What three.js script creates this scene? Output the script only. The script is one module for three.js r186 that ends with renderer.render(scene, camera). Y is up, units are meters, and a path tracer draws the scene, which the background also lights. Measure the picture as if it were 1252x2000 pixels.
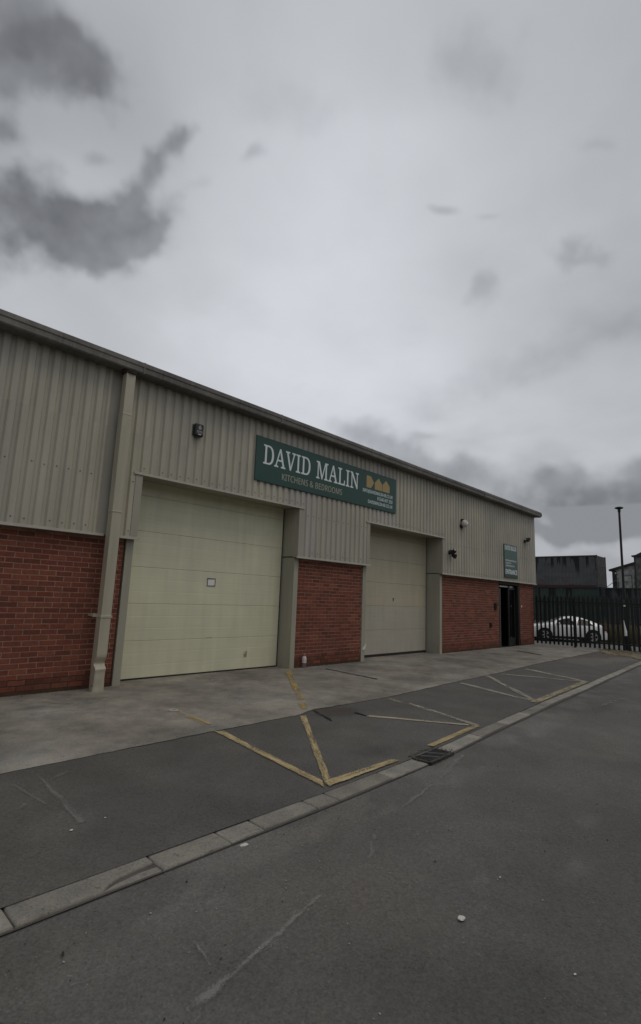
import * as THREE from 'three';
import { RoundedBoxGeometry } from 'three/addons/geometries/RoundedBoxGeometry.js';
import { mergeGeometries } from 'three/addons/utils/BufferGeometryUtils.js';

// ---------------------------------------------------------------- camera, sky, sun, exposure
const scene = new THREE.Scene();
const camera = new THREE.PerspectiveCamera(90.06, 641 / 1024, 0.05, 1500);
camera.position.set(0, 1.48, 7.903);
camera.rotation.set(0.16463, -0.80443, 0.03909, 'YXZ');
const renderer = new THREE.WebGLRenderer({ antialias: true });
renderer.setSize(641, 1024);
renderer.toneMapping = THREE.LinearToneMapping;
renderer.toneMappingExposure = 1;
renderer.shadowMap.enabled = true;
const SKY_GAIN = 1.0;
const sun = new THREE.DirectionalLight(0xfff1de, 0.5);
sun.position.set(14, 34, 20);
sun.target.position.set(9, 0, 2);
sun.shadow.radius = 45;
sun.castShadow = true;
sun.shadow.mapSize.set(2048, 2048);
Object.assign(sun.shadow.camera, { left: -45, right: 45, top: 45, bottom: -45, near: 1, far: 140 });
scene.add(sun, sun.target);

// ---------------------------------------------------------------- noise and random numbers
function rngOf(seed) { let a = seed >>> 0; return () => { a = (a + 0x6D2B79F5) | 0; let t = Math.imul(a ^ (a >>> 15), 1 | a); t = (t + Math.imul(t ^ (t >>> 7), 61 | t)) ^ t; return ((t ^ (t >>> 14)) >>> 0) / 4294967296; }; }
const h3 = (x, y, z) => { let n = Math.imul(x, 374761393) ^ Math.imul(y, 668265263) ^ Math.imul(z, 2147483647 - 1274126177); n = Math.imul(n ^ (n >>> 13), 1274126177); return ((n ^ (n >>> 16)) >>> 0) / 4294967296; };
const sm = (t) => t * t * (3 - 2 * t);
const mod = (a, n) => ((a % n) + n) % n;
function n3(x, y, z) {
  const X = Math.floor(x), Y = Math.floor(y), Z = Math.floor(z), u = sm(x - X), v = sm(y - Y), w = sm(z - Z);
  const l = (a, b, t) => a + (b - a) * t;
  return l(l(l(h3(X, Y, Z), h3(X + 1, Y, Z), u), l(h3(X, Y + 1, Z), h3(X + 1, Y + 1, Z), u), v),
    l(l(h3(X, Y, Z + 1), h3(X + 1, Y, Z + 1), u), l(h3(X, Y + 1, Z + 1), h3(X + 1, Y + 1, Z + 1), u), v), w);
}
function f3(x, y, z, o) { let s = 0, a = 0.5, t = 0; for (let i = 0; i < o; i++) { s += a * n3(x, y, z); t += a; a *= 0.5; x = x * 2.03 + 7.1; y = y * 2.03 + 3.7; z = z * 2.03 + 1.3; } return s / t; }
const r3 = (x, y, z, o) => f3(0.36 * x + 0.48 * y - 0.8 * z + 50, -0.8 * x + 0.6 * y + 70, 0.48 * x + 0.64 * y + 0.6 * z + 90, o); // turned lattice
const f2 = (x, y, o, s = 0) => f3(x, y, s * 17.3 + 0.5, o);
function pn(x, y, p, s) { // periodic value noise
  const X = Math.floor(x), Y = Math.floor(y), u = sm(x - X), v = sm(y - Y);
  const g = (i, j) => h3(mod(i, p), mod(j, p), s);
  const a = g(X, Y) + (g(X + 1, Y) - g(X, Y)) * u, b = g(X, Y + 1) + (g(X + 1, Y + 1) - g(X, Y + 1)) * u;
  return a + (b - a) * v;
}
function pf(u, v, p, o, s) { let r = 0, a = 0.5, t = 0; for (let i = 0; i < o; i++) { r += a * pn(u * p, v * p, p, s + i); t += a; a *= 0.5; p *= 2; } return r / t; }
const clamp = (x, a = 0, b = 1) => Math.min(b, Math.max(a, x));
const sst = (a, b, x) => sm(clamp((x - a) / (b - a)));
const table = (t) => (x) => { if (x <= t[0][0]) return t[0][1]; for (let i = 1; i < t.length; i++) if (x <= t[i][0]) { const k = (x - t[i - 1][0]) / (t[i][0] - t[i - 1][0]); return t[i - 1][1] + (t[i][1] - t[i - 1][1]) * k; } return t[t.length - 1][1]; };

// ---------------------------------------------------------------- sky: overcast with ragged dark clouds (azimuth, elevation, size, tilt, darkness)
const CLOUDS = [
  [-80.6, 44.2, .07, .03, 25, .5], [-74.6, 45.0, .06, .021, 2, .52], [-83, 47, .05, .03, 20, .4], [-81.6, 41.6, .06, .022, 28, .36], [-81.2, 38.4, .024, .016, 27, .4],
  [-76.2, 33.4, .13, .05, 21, .6], [-70.5, 34.2, .07, .038, 25, .52], [-66.8, 39.4, .056, .018, 56, .44], [-63.8, 43.0, .028, .013, 32, .46], [-67.4, 34.1, .06, .022, 38, .38], [-71.8, 40.2, .016, .007, 21, .2],
  [-53.9, 43.6, .02, .010, 38, .24], [-59.7, 40.2, .022, .010, 29, .1], [-24.9, 48.6, .05, .042, -13, .15], [-13.3, 41.7, .026, .009, -19, .15], [-30.1, 39.6, .02, .006, -16, .2],
  [-26.5, 32.1, .024, .019, 45, .24], [-15.6, 33.5, .046, .013, -28, .24], [-25.5, 38.6, .017, .004, -1, .12], [-50.4, 48.2, .08, .03, 7, .08],
  [-38.7, 17.2, .07, .03, -14, .32], [-34.0, 15.5, .046, .03, -21, .32], [-28.3, 12.8, .075, .036, -17, .34], [-32.1, 18.0, .018, .007, -1, .2],
  [-13.8, 9.8, .16, .036, 3, .5], [-21, 7.6, .09, .013, 1, .42], [-9, 7.5, .16, .014, 0, .46], [-18.8, 12.6, .05, .026, 7, .36], [-10.0, 13.6, .05, .02, 5, .34], [-17.5, 25.6, .19, .03, 14, .13], [-1, 9.6, .15, .05, 0, .45],
].map(([a, e, rx, ry, rot, k], i) => {
  const A = a * Math.PI / 180, E = e * Math.PI / 180, c = new THREE.Vector3(Math.cos(E) * Math.cos(A), Math.sin(E), Math.cos(E) * Math.sin(A));
  const t = new THREE.Vector3(-Math.sin(A), 0, Math.cos(A)), n = new THREE.Vector3().crossVectors(c, t); if (n.y < 0) n.negate();
  const r = rot * Math.PI / 180; return { c, t, n, rx, ry, cr: Math.cos(r), sr: Math.sin(r), k, i };
});
function skyTexture(W, H) {
  const data = new Float32Array(W * H * 4);
  const veils = [[-77, 40, .30, .22], [-8, 48, .3, .12], [-50, 62, .4, .1], [-14, 27, .2, .07]].map(([a, e, r, k]) => { const A = a * Math.PI / 180, E = e * Math.PI / 180; return [Math.cos(E) * Math.cos(A), Math.sin(E), Math.cos(E) * Math.sin(A), r, k]; });
  const bA = -49 * Math.PI / 180, bE = 31 * Math.PI / 180, bright = [Math.cos(bE) * Math.cos(bA), Math.sin(bE), Math.cos(bE) * Math.sin(bA)];
  for (let j = 0; j < H; j++) {
    const el = ((j + 0.5) / H - 0.5) * Math.PI, cy = Math.sin(el), ce = Math.cos(el);
    for (let i = 0; i < W; i++) {
      const az = ((i + 0.5) / W - 0.5) * 2 * Math.PI, x = ce * Math.cos(az), z = ce * Math.sin(az), k = (j * W + i) * 4;
      let L, t = 0;
      if (cy < -0.04) { L = 0.1; } else {
        const p = 1 / (Math.max(cy, 0) + 0.2), sx = x * p, sz = z * p;
        const soft = r3(sx * 1.1, sz * 1.1, 3.1, 4), veil = r3(sx * 2.1 + soft * 1.2, sz * 2.1 - soft, 9.7, 5), wisp = r3(sx * 5.2 + veil * 1.5, sz * 5.2, 15.7, 5), rag = r3(sx * 11 + wisp, sz * 11, 4.4, 4);
        const cosb = x * bright[0] + cy * bright[1] + z * bright[2], db = Math.acos(clamp(cosb, -1, 1));
        L = 0.475 + 0.19 * Math.exp(-db * db / 0.16) + (soft - 0.5) * 0.2 - 0.10 * sst(0.44, 0.72, veil) + 0.02 + (wisp - 0.5) * 0.09 + (rag - 0.5) * 0.03;
        for (const [vx, vy, vz, r, k] of veils) { const d = Math.acos(clamp(x * vx + cy * vy + z * vz, -1, 1)) / r; if (d < 1.6) L *= 1 - k * (1 - sst(0.25, 1.5, d + (soft - 0.5) * 1.1 + (veil - 0.5) * 0.9)); }
        L *= 0.86 + 0.14 * sst(0.0, 0.3, cy);
        const wx = (r3(x * 7, cy * 7, z * 7, 4) - 0.5) * 0.085 + (r3(x * 22, cy * 22, z * 22, 4) - 0.5) * 0.05, wy = (r3(x * 7 + 40, cy * 7, z * 7, 4) - 0.5) * 0.085 + (r3(x * 22 + 40, cy * 22, z * 22, 4) - 0.5) * 0.05;
        const det = r3(x * 34, cy * 34, z * 34 + 11, 5) - 0.5, lump = r3(x * 11, cy * 11, z * 11 + 31, 4) - 0.5;
        let D = 0, Kw = 0, Ks = 0;
        for (const C of CLOUDS) {
          const d = x * C.c.x + cy * C.c.y + z * C.c.z; if (d < 0.75) continue;
          const small = clamp(C.rx / 0.05, 0.4, 1), a = (x * C.t.x + z * C.t.z) / d + wx * small, b = (x * C.n.x + cy * C.n.y + z * C.n.z) / d + wy * small;
          const q = Math.hypot((a * C.cr + b * C.sr) / C.rx, (-a * C.sr + b * C.cr) / C.ry);
          if (q > 2.6) continue;
          const w = Math.exp(-q * q * 0.75); D += w; Kw += w * w * C.k; Ks += w * w;
        }
        let keep = 1;
        D = Math.min(D, 1.25); if (D > 0.02) { const m = sst(0.02, 1.2, D + det * 0.7 + lump * 0.7); keep = 1 - (Kw / Ks) * sst(0.02, 0.3, D) * m * (1.0 + 0.5 * (lump + det * 0.8)); }
        // the rest of the sky carries the same kind of scattered darker cloud
        const inView = sst(0.55, 0.75, x * 0.62 + cy * 0.42 - z * 0.66);
        const other = sst(0.54, 0.72, r3(sx * 1.6 + 5, sz * 1.6, 21.3, 5)) * (1 - inView);
        keep *= 1 - 0.4 * other;
        t = 1 - keep; L *= keep;
        L = Math.max(L, 0.16);
      }
      const g = L * SKY_GAIN;
      data[k] = g * (0.962 - 0.03 * t); data[k + 1] = g * (0.995 - 0.012 * t); data[k + 2] = g * (1.06 + 0.025 * t); data[k + 3] = 1;
    }
  }
  const tex = new THREE.DataTexture(data, W, H, THREE.RGBAFormat, THREE.FloatType);
  tex.mapping = THREE.EquirectangularReflectionMapping; tex.magFilter = THREE.LinearFilter; tex.minFilter = THREE.LinearFilter; tex.wrapS = THREE.RepeatWrapping; tex.needsUpdate = true;
  return tex;
}
scene.background = skyTexture(2048, 1024);
scene.environment = scene.background;

// ---------------------------------------------------------------- naming and building helpers
const taken = new Map();
function numbered(name) { const n = taken.get(name) || 0; taken.set(name, n + 1); return n ? name + '_' + String(n).padStart(3, '0') : name; }
function mesh(name, geo, mat, parent) { const m = new THREE.Mesh(geo, mat); m.name = name; m.castShadow = m.receiveShadow = true; parent.add(m); return m; }
function struct(name, o = new THREE.Group()) { o.name = numbered(name); o.userData.kind = 'structure'; scene.add(o); return o; }
function tag(o, label, category, group) { o.userData.label = label; o.userData.category = category; if (group) o.userData.group = group; return o; }
function thing(name, label, category, x = 0, y = 0, z = 0, group) { const o = new THREE.Group(); o.name = numbered(name); o.position.set(x, y, z); scene.add(o); return tag(o, label, category, group); }
function single(name, geo, mat, label, category, x = 0, y = 0, z = 0, group) { const m = mesh(numbered(name), geo, mat, scene); m.position.set(x, y, z); return tag(m, label, category, group); }
function worldUV(g) { // metres, by the way each face points
  if (g.index) g = g.toNonIndexed();
  if (!g.attributes.normal) g.computeVertexNormals();
  const p = g.attributes.position, n = g.attributes.normal, uv = new Float32Array(p.count * 2);
  for (let i = 0; i < p.count; i++) {
    const ax = Math.abs(n.getX(i)), ay = Math.abs(n.getY(i)), az = Math.abs(n.getZ(i));
    if (ay >= ax && ay >= az) { uv[2 * i] = p.getX(i); uv[2 * i + 1] = p.getZ(i); } else if (ax > az) { uv[2 * i] = p.getZ(i); uv[2 * i + 1] = p.getY(i); } else { uv[2 * i] = p.getX(i); uv[2 * i + 1] = p.getY(i); }
  }
  g.setAttribute('uv', new THREE.BufferAttribute(uv, 2)); return g;
}
const box = (x0, x1, y0, y1, z0, z1) => worldUV(new THREE.BoxGeometry(x1 - x0, y1 - y0, z1 - z0).translate((x0 + x1) / 2, (y0 + y1) / 2, (z0 + z1) / 2));
const rbox = (x0, x1, y0, y1, z0, z1, r = 0.004, s = 1) => worldUV(new RoundedBoxGeometry(x1 - x0, y1 - y0, z1 - z0, s, r).translate((x0 + x1) / 2, (y0 + y1) / 2, (z0 + z1) / 2));
const clean = (g) => { g = g.index ? g.toNonIndexed() : g; for (const k of Object.keys(g.attributes)) if (!['position', 'normal', 'uv', 'color'].includes(k)) g.deleteAttribute(k); return g; };
const join = (list) => mergeGeometries(list.map(clean));
function bar(a, b, r, seg = 8) { const A = new THREE.Vector3(...a), B = new THREE.Vector3(...b), d = B.clone().sub(A); const g = new THREE.CylinderGeometry(r, r, d.length(), seg); g.applyQuaternion(new THREE.Quaternion().setFromUnitVectors(new THREE.Vector3(0, 1, 0), d.normalize())); return g.translate((A.x + B.x) / 2, (A.y + B.y) / 2, (A.z + B.z) / 2); }
function gridMesh(xs, zs, fn, colorFn) { // fn(x, z) -> [x, y, z]
  const pos = [], col = [], uv = [], idx = [], W = xs.length;
  for (const z of zs) for (const x of xs) { const q = fn(x, z); pos.push(...q); uv.push(q[0], q[2]); col.push(...colorFn(q[0], q[2])); }
  for (let j = 0; j < zs.length - 1; j++) for (let i = 0; i < W - 1; i++) { const a = j * W + i; idx.push(a, a + W, a + 1, a + 1, a + W, a + W + 1); }
  const g = new THREE.BufferGeometry(); g.setAttribute('position', new THREE.Float32BufferAttribute(pos, 3)); g.setAttribute('color', new THREE.Float32BufferAttribute(col, 3)); g.setAttribute('uv', new THREE.Float32BufferAttribute(uv, 2)); g.setIndex(idx); g.computeVertexNormals(); return g;
}
const steps = (a, b, n) => Array.from({ length: n + 1 }, (_, i) => a + (b - a) * i / n);
function ribbon(left, right, y, uLen) { // flat strip between two polylines of [x, z]
  const pos = [], uv = [], idx = []; let s = 0;
  left.forEach((l, i) => { const r = right[i]; if (i) s += Math.hypot((l[0] + r[0] - left[i - 1][0] - right[i - 1][0]) / 2, (l[1] + r[1] - left[i - 1][1] - right[i - 1][1]) / 2); pos.push(l[0], y, l[1], r[0], y, r[1]); uv.push(s / uLen, 0, s / uLen, 1); });
  for (let i = 0; i < left.length - 1; i++) { const a = 2 * i; idx.push(a, a + 1, a + 2, a + 2, a + 1, a + 3); }
  const g = new THREE.BufferGeometry(); g.setAttribute('position', new THREE.Float32BufferAttribute(pos, 3)); g.setAttribute('uv', new THREE.Float32BufferAttribute(uv, 2)); g.setIndex(idx); g.computeVertexNormals();
  const n = g.attributes.normal; if (n.getY(0) < 0) { g.setIndex(idx.map((_, i) => idx[i - (i % 3) + [0, 2, 1][i % 3]])); g.computeVertexNormals(); }
  return g;
}

// ---------------------------------------------------------------- textures and materials
const enc = (l) => { l = clamp(l); return Math.round(255 * (l <= 0.0031308 ? 12.92 * l : 1.055 * Math.pow(l, 1 / 2.4) - 0.055)); };
function texOf(W, H, fn, color = true) {
  const d = new Uint8Array(W * H * 4);
  for (let j = 0; j < H; j++) for (let i = 0; i < W; i++) { const c = fn((i + 0.5) / W, (j + 0.5) / H, i, j), k = (j * W + i) * 4; if (color) { d[k] = enc(c[0]); d[k + 1] = enc(c[1]); d[k + 2] = enc(c[2]); } else d[k] = d[k + 1] = d[k + 2] = Math.round(255 * clamp(c)); d[k + 3] = 255; }
  const t = new THREE.DataTexture(d, W, H, THREE.RGBAFormat); t.wrapS = t.wrapT = THREE.RepeatWrapping; t.magFilter = THREE.LinearFilter; t.minFilter = THREE.LinearMipmapLinearFilter; t.generateMipmaps = true; if (color) t.colorSpace = THREE.SRGBColorSpace; t.needsUpdate = true; return t;
}
const per = (t, m) => { const c = t.clone(); c.repeat.set(1 / m, 1 / m); c.needsUpdate = true; return c; };
// asphalt: dark binder with pale and dark chippings; tile 2.4 m
const aspH = (u, v, i, j) => 0.5 * pn(u * 340, v * 340, 340, 5) + 0.3 * pn(u * 170, v * 170, 170, 8) + 0.2 * h3(i, j, 2);
const asphaltMap = per(texOf(1024, 1024, (u, v, i, j) => {
  const a = aspH(u, v, i, j), big = pf(u, v, 6, 4, 31), chip = pn(u * 260, v * 260, 260, 77);
  let m = 0.62 + (a - 0.5) * 0.5 + (big - 0.5) * 0.16;
  if (chip > 0.88) m += 0.42 * (chip - 0.88) / 0.12; if (chip < 0.1) m -= 0.16;
  const w = pn(u * 130, v * 130, 130, 91) - 0.5; return [m * (1 + 0.05 * w), m, m * (1 - 0.06 * w)];
}), 2.4);
const asphaltBump = per(texOf(1024, 1024, (u, v, i, j) => aspH(u, v, i, j), false), 2.4);
const concreteMap = per(texOf(1024, 1024, (u, v, i, j) => {
  const fine = 0.6 * pn(u * 420, v * 420, 420, 15) + 0.4 * h3(i, j, 9), mid = pf(u, v, 24, 4, 51), big = pf(u, v, 5, 4, 61), pit = pn(u * 190, v * 190, 190, 71);
  let m = 0.66 + (fine - 0.5) * 0.34 + (mid - 0.5) * 0.36 + (big - 0.5) * 0.36; if (pit < 0.12) m -= 0.2; if (pit > 0.93) m += 0.14;
  const w = mid - 0.5; return [m * (1 + 0.05 * w), m, m * (1 - 0.1 * w)];
}), 3);
const concreteBump = per(texOf(512, 512, (u, v, i, j) => 0.5 * pn(u * 200, v * 200, 200, 15) + 0.3 * pf(u, v, 24, 3, 51) + 0.2 * h3(i, j, 9), false), 1.5);
const brickMap = per(texOf(512, 512, (u, v, i, j) => {
  const fine = h3(i, j, 4), mid = pf(u, v, 20, 4, 21), sand = pn(u * 150, v * 150, 150, 33), fl = pf(u, v, 8, 3, 44);
  let m = 0.8 + (fine - 0.5) * 0.2 + (mid - 0.5) * 0.4 + (sand - 0.5) * 0.22; return [m, m * (0.96 + 0.2 * (fl - 0.5)), m * (0.95 + 0.3 * (fl - 0.5))];
}), 0.9);
const brickBump = per(texOf(512, 512, (u, v, i, j) => 0.4 * h3(i, j, 4) + 0.6 * pn(u * 150, v * 150, 150, 33), false), 0.9);
// painted sheet metal with faint rain streaks and dust
const sheetMap = per(texOf(1024, 1024, (u, v) => {
  const streak = pf(u, v * 0.06, 64, 3, 13), blot = pf(u, v, 6, 5, 17), spk = pn(u * 300, v * 300, 300, 19);
  let m = 0.86 + (streak - 0.5) * 0.22 + (blot - 0.5) * 0.2; if (spk > 0.965) m -= 0.12; return [m, m * (1 - 0.02 * (blot - 0.4)), m * (0.99 - 0.07 * (streak - 0.35))];
}), 4);
const doorMap = per(texOf(1024, 1024, (u, v) => {
  const line = pf(u * 0.05, v, 128, 2, 23), blot = pf(u, v, 5, 5, 27), spk = pn(u * 260, v * 260, 260, 29), drip = pf(u, v * 0.08, 40, 3, 37);
  let m = 0.88 + (line - 0.5) * 0.05 + (blot - 0.5) * 0.2 + (drip - 0.5) * 0.12; if (spk > 0.975) m -= 0.15; return [m, m, m * (0.99 - 0.05 * (blot - 0.4))];
}), 3.7);
const grimeMap = per(texOf(512, 512, (u, v) => { const a = pf(u, v, 8, 5, 41), b = pf(u, v * 0.15, 48, 3, 43); const m = 0.76 + (a - 0.5) * 0.85 + (b - 0.5) * 0.4; return [m, m * 0.99, m * 0.96]; }), 1.6);
// worn paint: holes and scuffs in the coat (alpha)
function wear(seed, cover, top = 1, W = 512, H = 64) { return texOf(W, H, (u, v) => { const e = Math.min(v, 1 - v) * 7, a = pf(u, v * 0.25, 10, 5, seed), b = pn(u * 220, v * 28, 1000, seed + 9), c = pf(u, v * 0.2, 3, 3, seed + 20); const m = cover + (a - 0.5) * 0.9 + (b - 0.5) * 0.7 + (c - 0.5) * 0.7 + Math.min(0, e - 0.7) * 0.6; return top * sst(0.2, 0.75, m); }, false); }

// rubbed chalk and tyre scuffs: dense along the middle, frayed to the sides
function scuff(seed, top) { return texOf(512, 64, (u, v) => { const a = pf(u, v * 0.3, 9, 5, seed), b = pn(u * 240, v * 30, 1000, seed + 9), c = pf(u, 0.5, 5, 3, seed + 4); return top * sst(0.25, 0.85, 0.75 - Math.abs(v - 0.5) * 1.7 + (a - 0.5) * 1.5 + (b - 0.5) * 0.9 + (c - 0.5) * 0.9) * sst(0, 0.08, u % 1) ; }, false); }
const std = (c, o = {}) => { const m = new THREE.MeshStandardMaterial({ roughness: 0.8, ...o }); Array.isArray(c) ? m.color.setRGB(...c) : m.color.set(c); return m; };
const M = {
  asphalt: std([1, 1, 1], { map: asphaltMap, bumpMap: asphaltBump, bumpScale: 0.005, roughness: 0.93, vertexColors: true }),
  concrete: std([1, 1, 1], { map: concreteMap, bumpMap: concreteBump, bumpScale: 0.003, roughness: 0.92, vertexColors: true }),
  mortar: std([0.45, 0.275, 0.2], { map: concreteMap, roughness: 0.95 }),
  mortarDirty: std([0.115, 0.06, 0.036], { map: concreteMap, roughness: 0.95 }),
  brickStuff: std([1, 1, 1], { map: brickMap, bumpMap: brickBump, bumpScale: 0.002, roughness: 0.9, vertexColors: true }),
  sheet: std([0.50, 0.475, 0.41], { map: sheetMap, roughness: 0.6 }),
  trim: std([0.42, 0.40, 0.345], { map: sheetMap, roughness: 0.55 }),
  reveal: std([0.42, 0.405, 0.33], { map: sheetMap, roughness: 0.6 }),
  gutter: std([0.20, 0.195, 0.18], { map: grimeMap, roughness: 0.7 }),
  pipe: std([0.50, 0.47, 0.37], { map: sheetMap, roughness: 0.55 }),
  rust: std([0.07, 0.05, 0.04], { map: grimeMap, roughness: 0.9 }),
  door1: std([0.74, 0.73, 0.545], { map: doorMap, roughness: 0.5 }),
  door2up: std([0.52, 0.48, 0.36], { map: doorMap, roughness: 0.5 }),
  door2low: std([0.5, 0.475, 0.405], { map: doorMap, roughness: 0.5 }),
  rubber: std([0.02, 0.02, 0.02], { roughness: 0.8 }),
  black: std([0.012, 0.012, 0.013], { roughness: 0.5 }),
  blackMatt: std([0.01, 0.01, 0.01], { roughness: 0.9 }),
  fence: std([0.008, 0.011, 0.011], { roughness: 0.6 }),
  white: std([0.78, 0.78, 0.77], { roughness: 0.5 }),
  dirtyWhite: std([0.55, 0.54, 0.5], { roughness: 0.7 }),
  alu: std([0.2, 0.2, 0.21], { roughness: 0.4, metalness: 0.7 }),
  steel: std([0.1, 0.1, 0.105], { roughness: 0.5, metalness: 0.6 }),
  roof: std([0.16, 0.16, 0.16], { map: grimeMap, roughness: 0.8 }),
};
const canvasTex = (w, h, draw) => { const c = document.createElement('canvas'); c.width = w; c.height = h; const x = c.getContext('2d'); draw(x, w, h); const t = new THREE.CanvasTexture(c); t.colorSpace = THREE.SRGBColorSpace; t.anisotropy = 8; return t; };

// ---------------------------------------------------------------- ground, road
const slabEdge = table([[-8, 3.12], [1.43, 3.12], [3.5, 3.07], [4.8, 3.06], [5.14, 2.95], [5.6, 2.99], [6.7, 3.02], [8.96, 2.88], [11.2, 2.79], [13.7, 2.6], [18.5, 2.42], [21, 2.35]]);
const kerbU = table([[-8, 5.04], [3.15, 5.02], [4.35, 4.98], [4.9, 4.95], [6.15, 4.84], [8.35, 4.68], [11.6, 4.47], [15.2, 4.22], [21, 3.85]]);
const groundY = (x, z) => { if (x < 20.5) return -0.03; return -0.03 - 0.315 * sst(20.5, 27, x) + 0.6 * sst(33.5, 44, x); };
const tintA = (base, k, w) => [base * k * (1.045 + 0.03 * w), base * k, base * k * (0.91 - 0.03 * w)];
function spots(list) { return (x, z) => { let s = 0; for (const [a, b, r, q, k] of list) { const d = Math.hypot((x - a) / r, (z - b) / (r * q)) + (f2(x * 7, z * 7, 3, 3) - 0.5) * 0.9; s += k * (1 - sst(0.5, 1.1, d)); } return s; }; }
const roadSpots = spots([[4.25, 6.6, 0.16, 0.35, 0.24], [3.45, 6.75, 0.2, 0.35, 0.2], [2.9, 6.44, 0.14, 0.4, 0.16], [1.7, 5.9, 0.25, 1, 0.14], [2.2, 6.9, 0.4, 0.6, -0.12], [6.5, 6.2, 0.8, 0.5, 0.12], [9.5, 5.9, 1.4, 0.4, 0.16], [4.2, 5.45, 0.3, 0.6, 0.12], [13, 5.6, 1.5, 0.4, -0.1], [7, 5.3, 0.8, 0.2, 0.15]]);
{
  const g = struct('ground');
  const xs = [-400, -150, -60, -25, -10, ...steps(-4, 20.5, 260), ...steps(21, 46, 50), 50, 60, 80, 120, 200, 400], zs = [-400, -150, -60, -30, ...steps(-20, 3, 24), ...steps(3.1, 9.5, 100), ...steps(10, 16, 12), 25, 60, 150, 400];
  mesh('asphalt_surface', gridMesh(xs, zs, (x, z) => [x, groundY(x, z) + (x < 20.5 && z > 5.2 ? (f2(x * 0.8, z * 0.8, 3, 2) - 0.5) * 0.012 : 0), z], (x, z) => {
    const a = f2(x * 0.55, z * 0.55, 4, 1), b = f2(x * 2.6, z * 2.6, 4, 2), c = f2(x * 9, z * 9, 3, 4);
    if (x > 20.5) { const e = sst(34, 40, x); return [0.2 + (b - 0.5) * 0.08 - 0.1 * e, 0.192 + (b - 0.5) * 0.08 - 0.1 * e, 0.18 + (b - 0.5) * 0.07 - 0.12 * e]; }
    let k = 1 + (a - 0.5) * 0.8 + (b - 0.5) * 0.4 + (c - 0.5) * 0.2 + roadSpots(x, z) + 0.3 * sst(0.42, 0.62, f2(x * 3.1, z * 5, 4, 8)) * sst(0.55, 0.2, Math.abs(z - kerbU(x) - 0.3) * 1.2) * (z > kerbU(x) ? 1 : 0);
    return tintA(0.15, k, (f2(x * 1.3, z * 1.3, 3, 6) - 0.5) * 3);
  }), M.asphalt, g);
  // pale scrapes and chalky tyre marks on the road
  const chalk = (pts, w, seed, cover, col) => { const L = [], R = []; const r = rngOf(seed); pts.forEach((p, i) => { const q = pts[Math.min(i + 1, pts.length - 1)], o = pts[Math.max(i - 1, 0)], dx = q[0] - o[0], dz = q[1] - o[1], l = Math.hypot(dx, dz), ww = w * (0.7 + 0.6 * r()); L.push([p[0] - dz / l * ww, p[1] + dx / l * ww]); R.push([p[0] + dz / l * ww, p[1] - dx / l * ww]); });
    mesh('chalk_mark', ribbon(L, R, -0.018, 1), std(col, { alphaMap: scuff(seed, 0.16 + cover * 0.6), transparent: true, roughness: 0.95 }), g); };
  const seg = (a, b, n, j, seed) => { const r = rngOf(seed); return steps(0, 1, n).map((t) => [a[0] + (b[0] - a[0]) * t + (r() - 0.5) * j, a[1] + (b[1] - a[1]) * t + (r() - 0.5) * j]); };
  const pale = [0.34, 0.33, 0.31];
  chalk(seg([1.25, 6.14], [2.14, 5.95], 14, 0.012, 3), 0.026, 11, 0.42, pale);
  chalk(seg([1.5, 5.78], [1.44, 5.98], 6, 0.015, 4), 0.012, 12, 0.3, pale);
  chalk(seg([3.3, 5.6], [4.15, 5.45], 10, 0.02, 5), 0.035, 13, 0.24, [0.3, 0.29, 0.28]);
  chalk(seg([4.15, 5.45], [4.95, 5.24], 8, 0.02, 6), 0.03, 14, 0.2, [0.3, 0.29, 0.28]);
  chalk(seg([9.1, 5.37], [10.2, 5.41], 10, 0.03, 7), 0.03, 15, 0.36, pale);
  chalk(seg([9.25, 5.33], [9.8, 5.36], 7, 0.03, 8), 0.025, 16, 0.3, pale);
  chalk(seg([2.6, 5.9], [2.9, 5.7], 6, 0.03, 9), 0.03, 17, 0.2, [0.3, 0.29, 0.28]);
}
const stripes = [];
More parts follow.
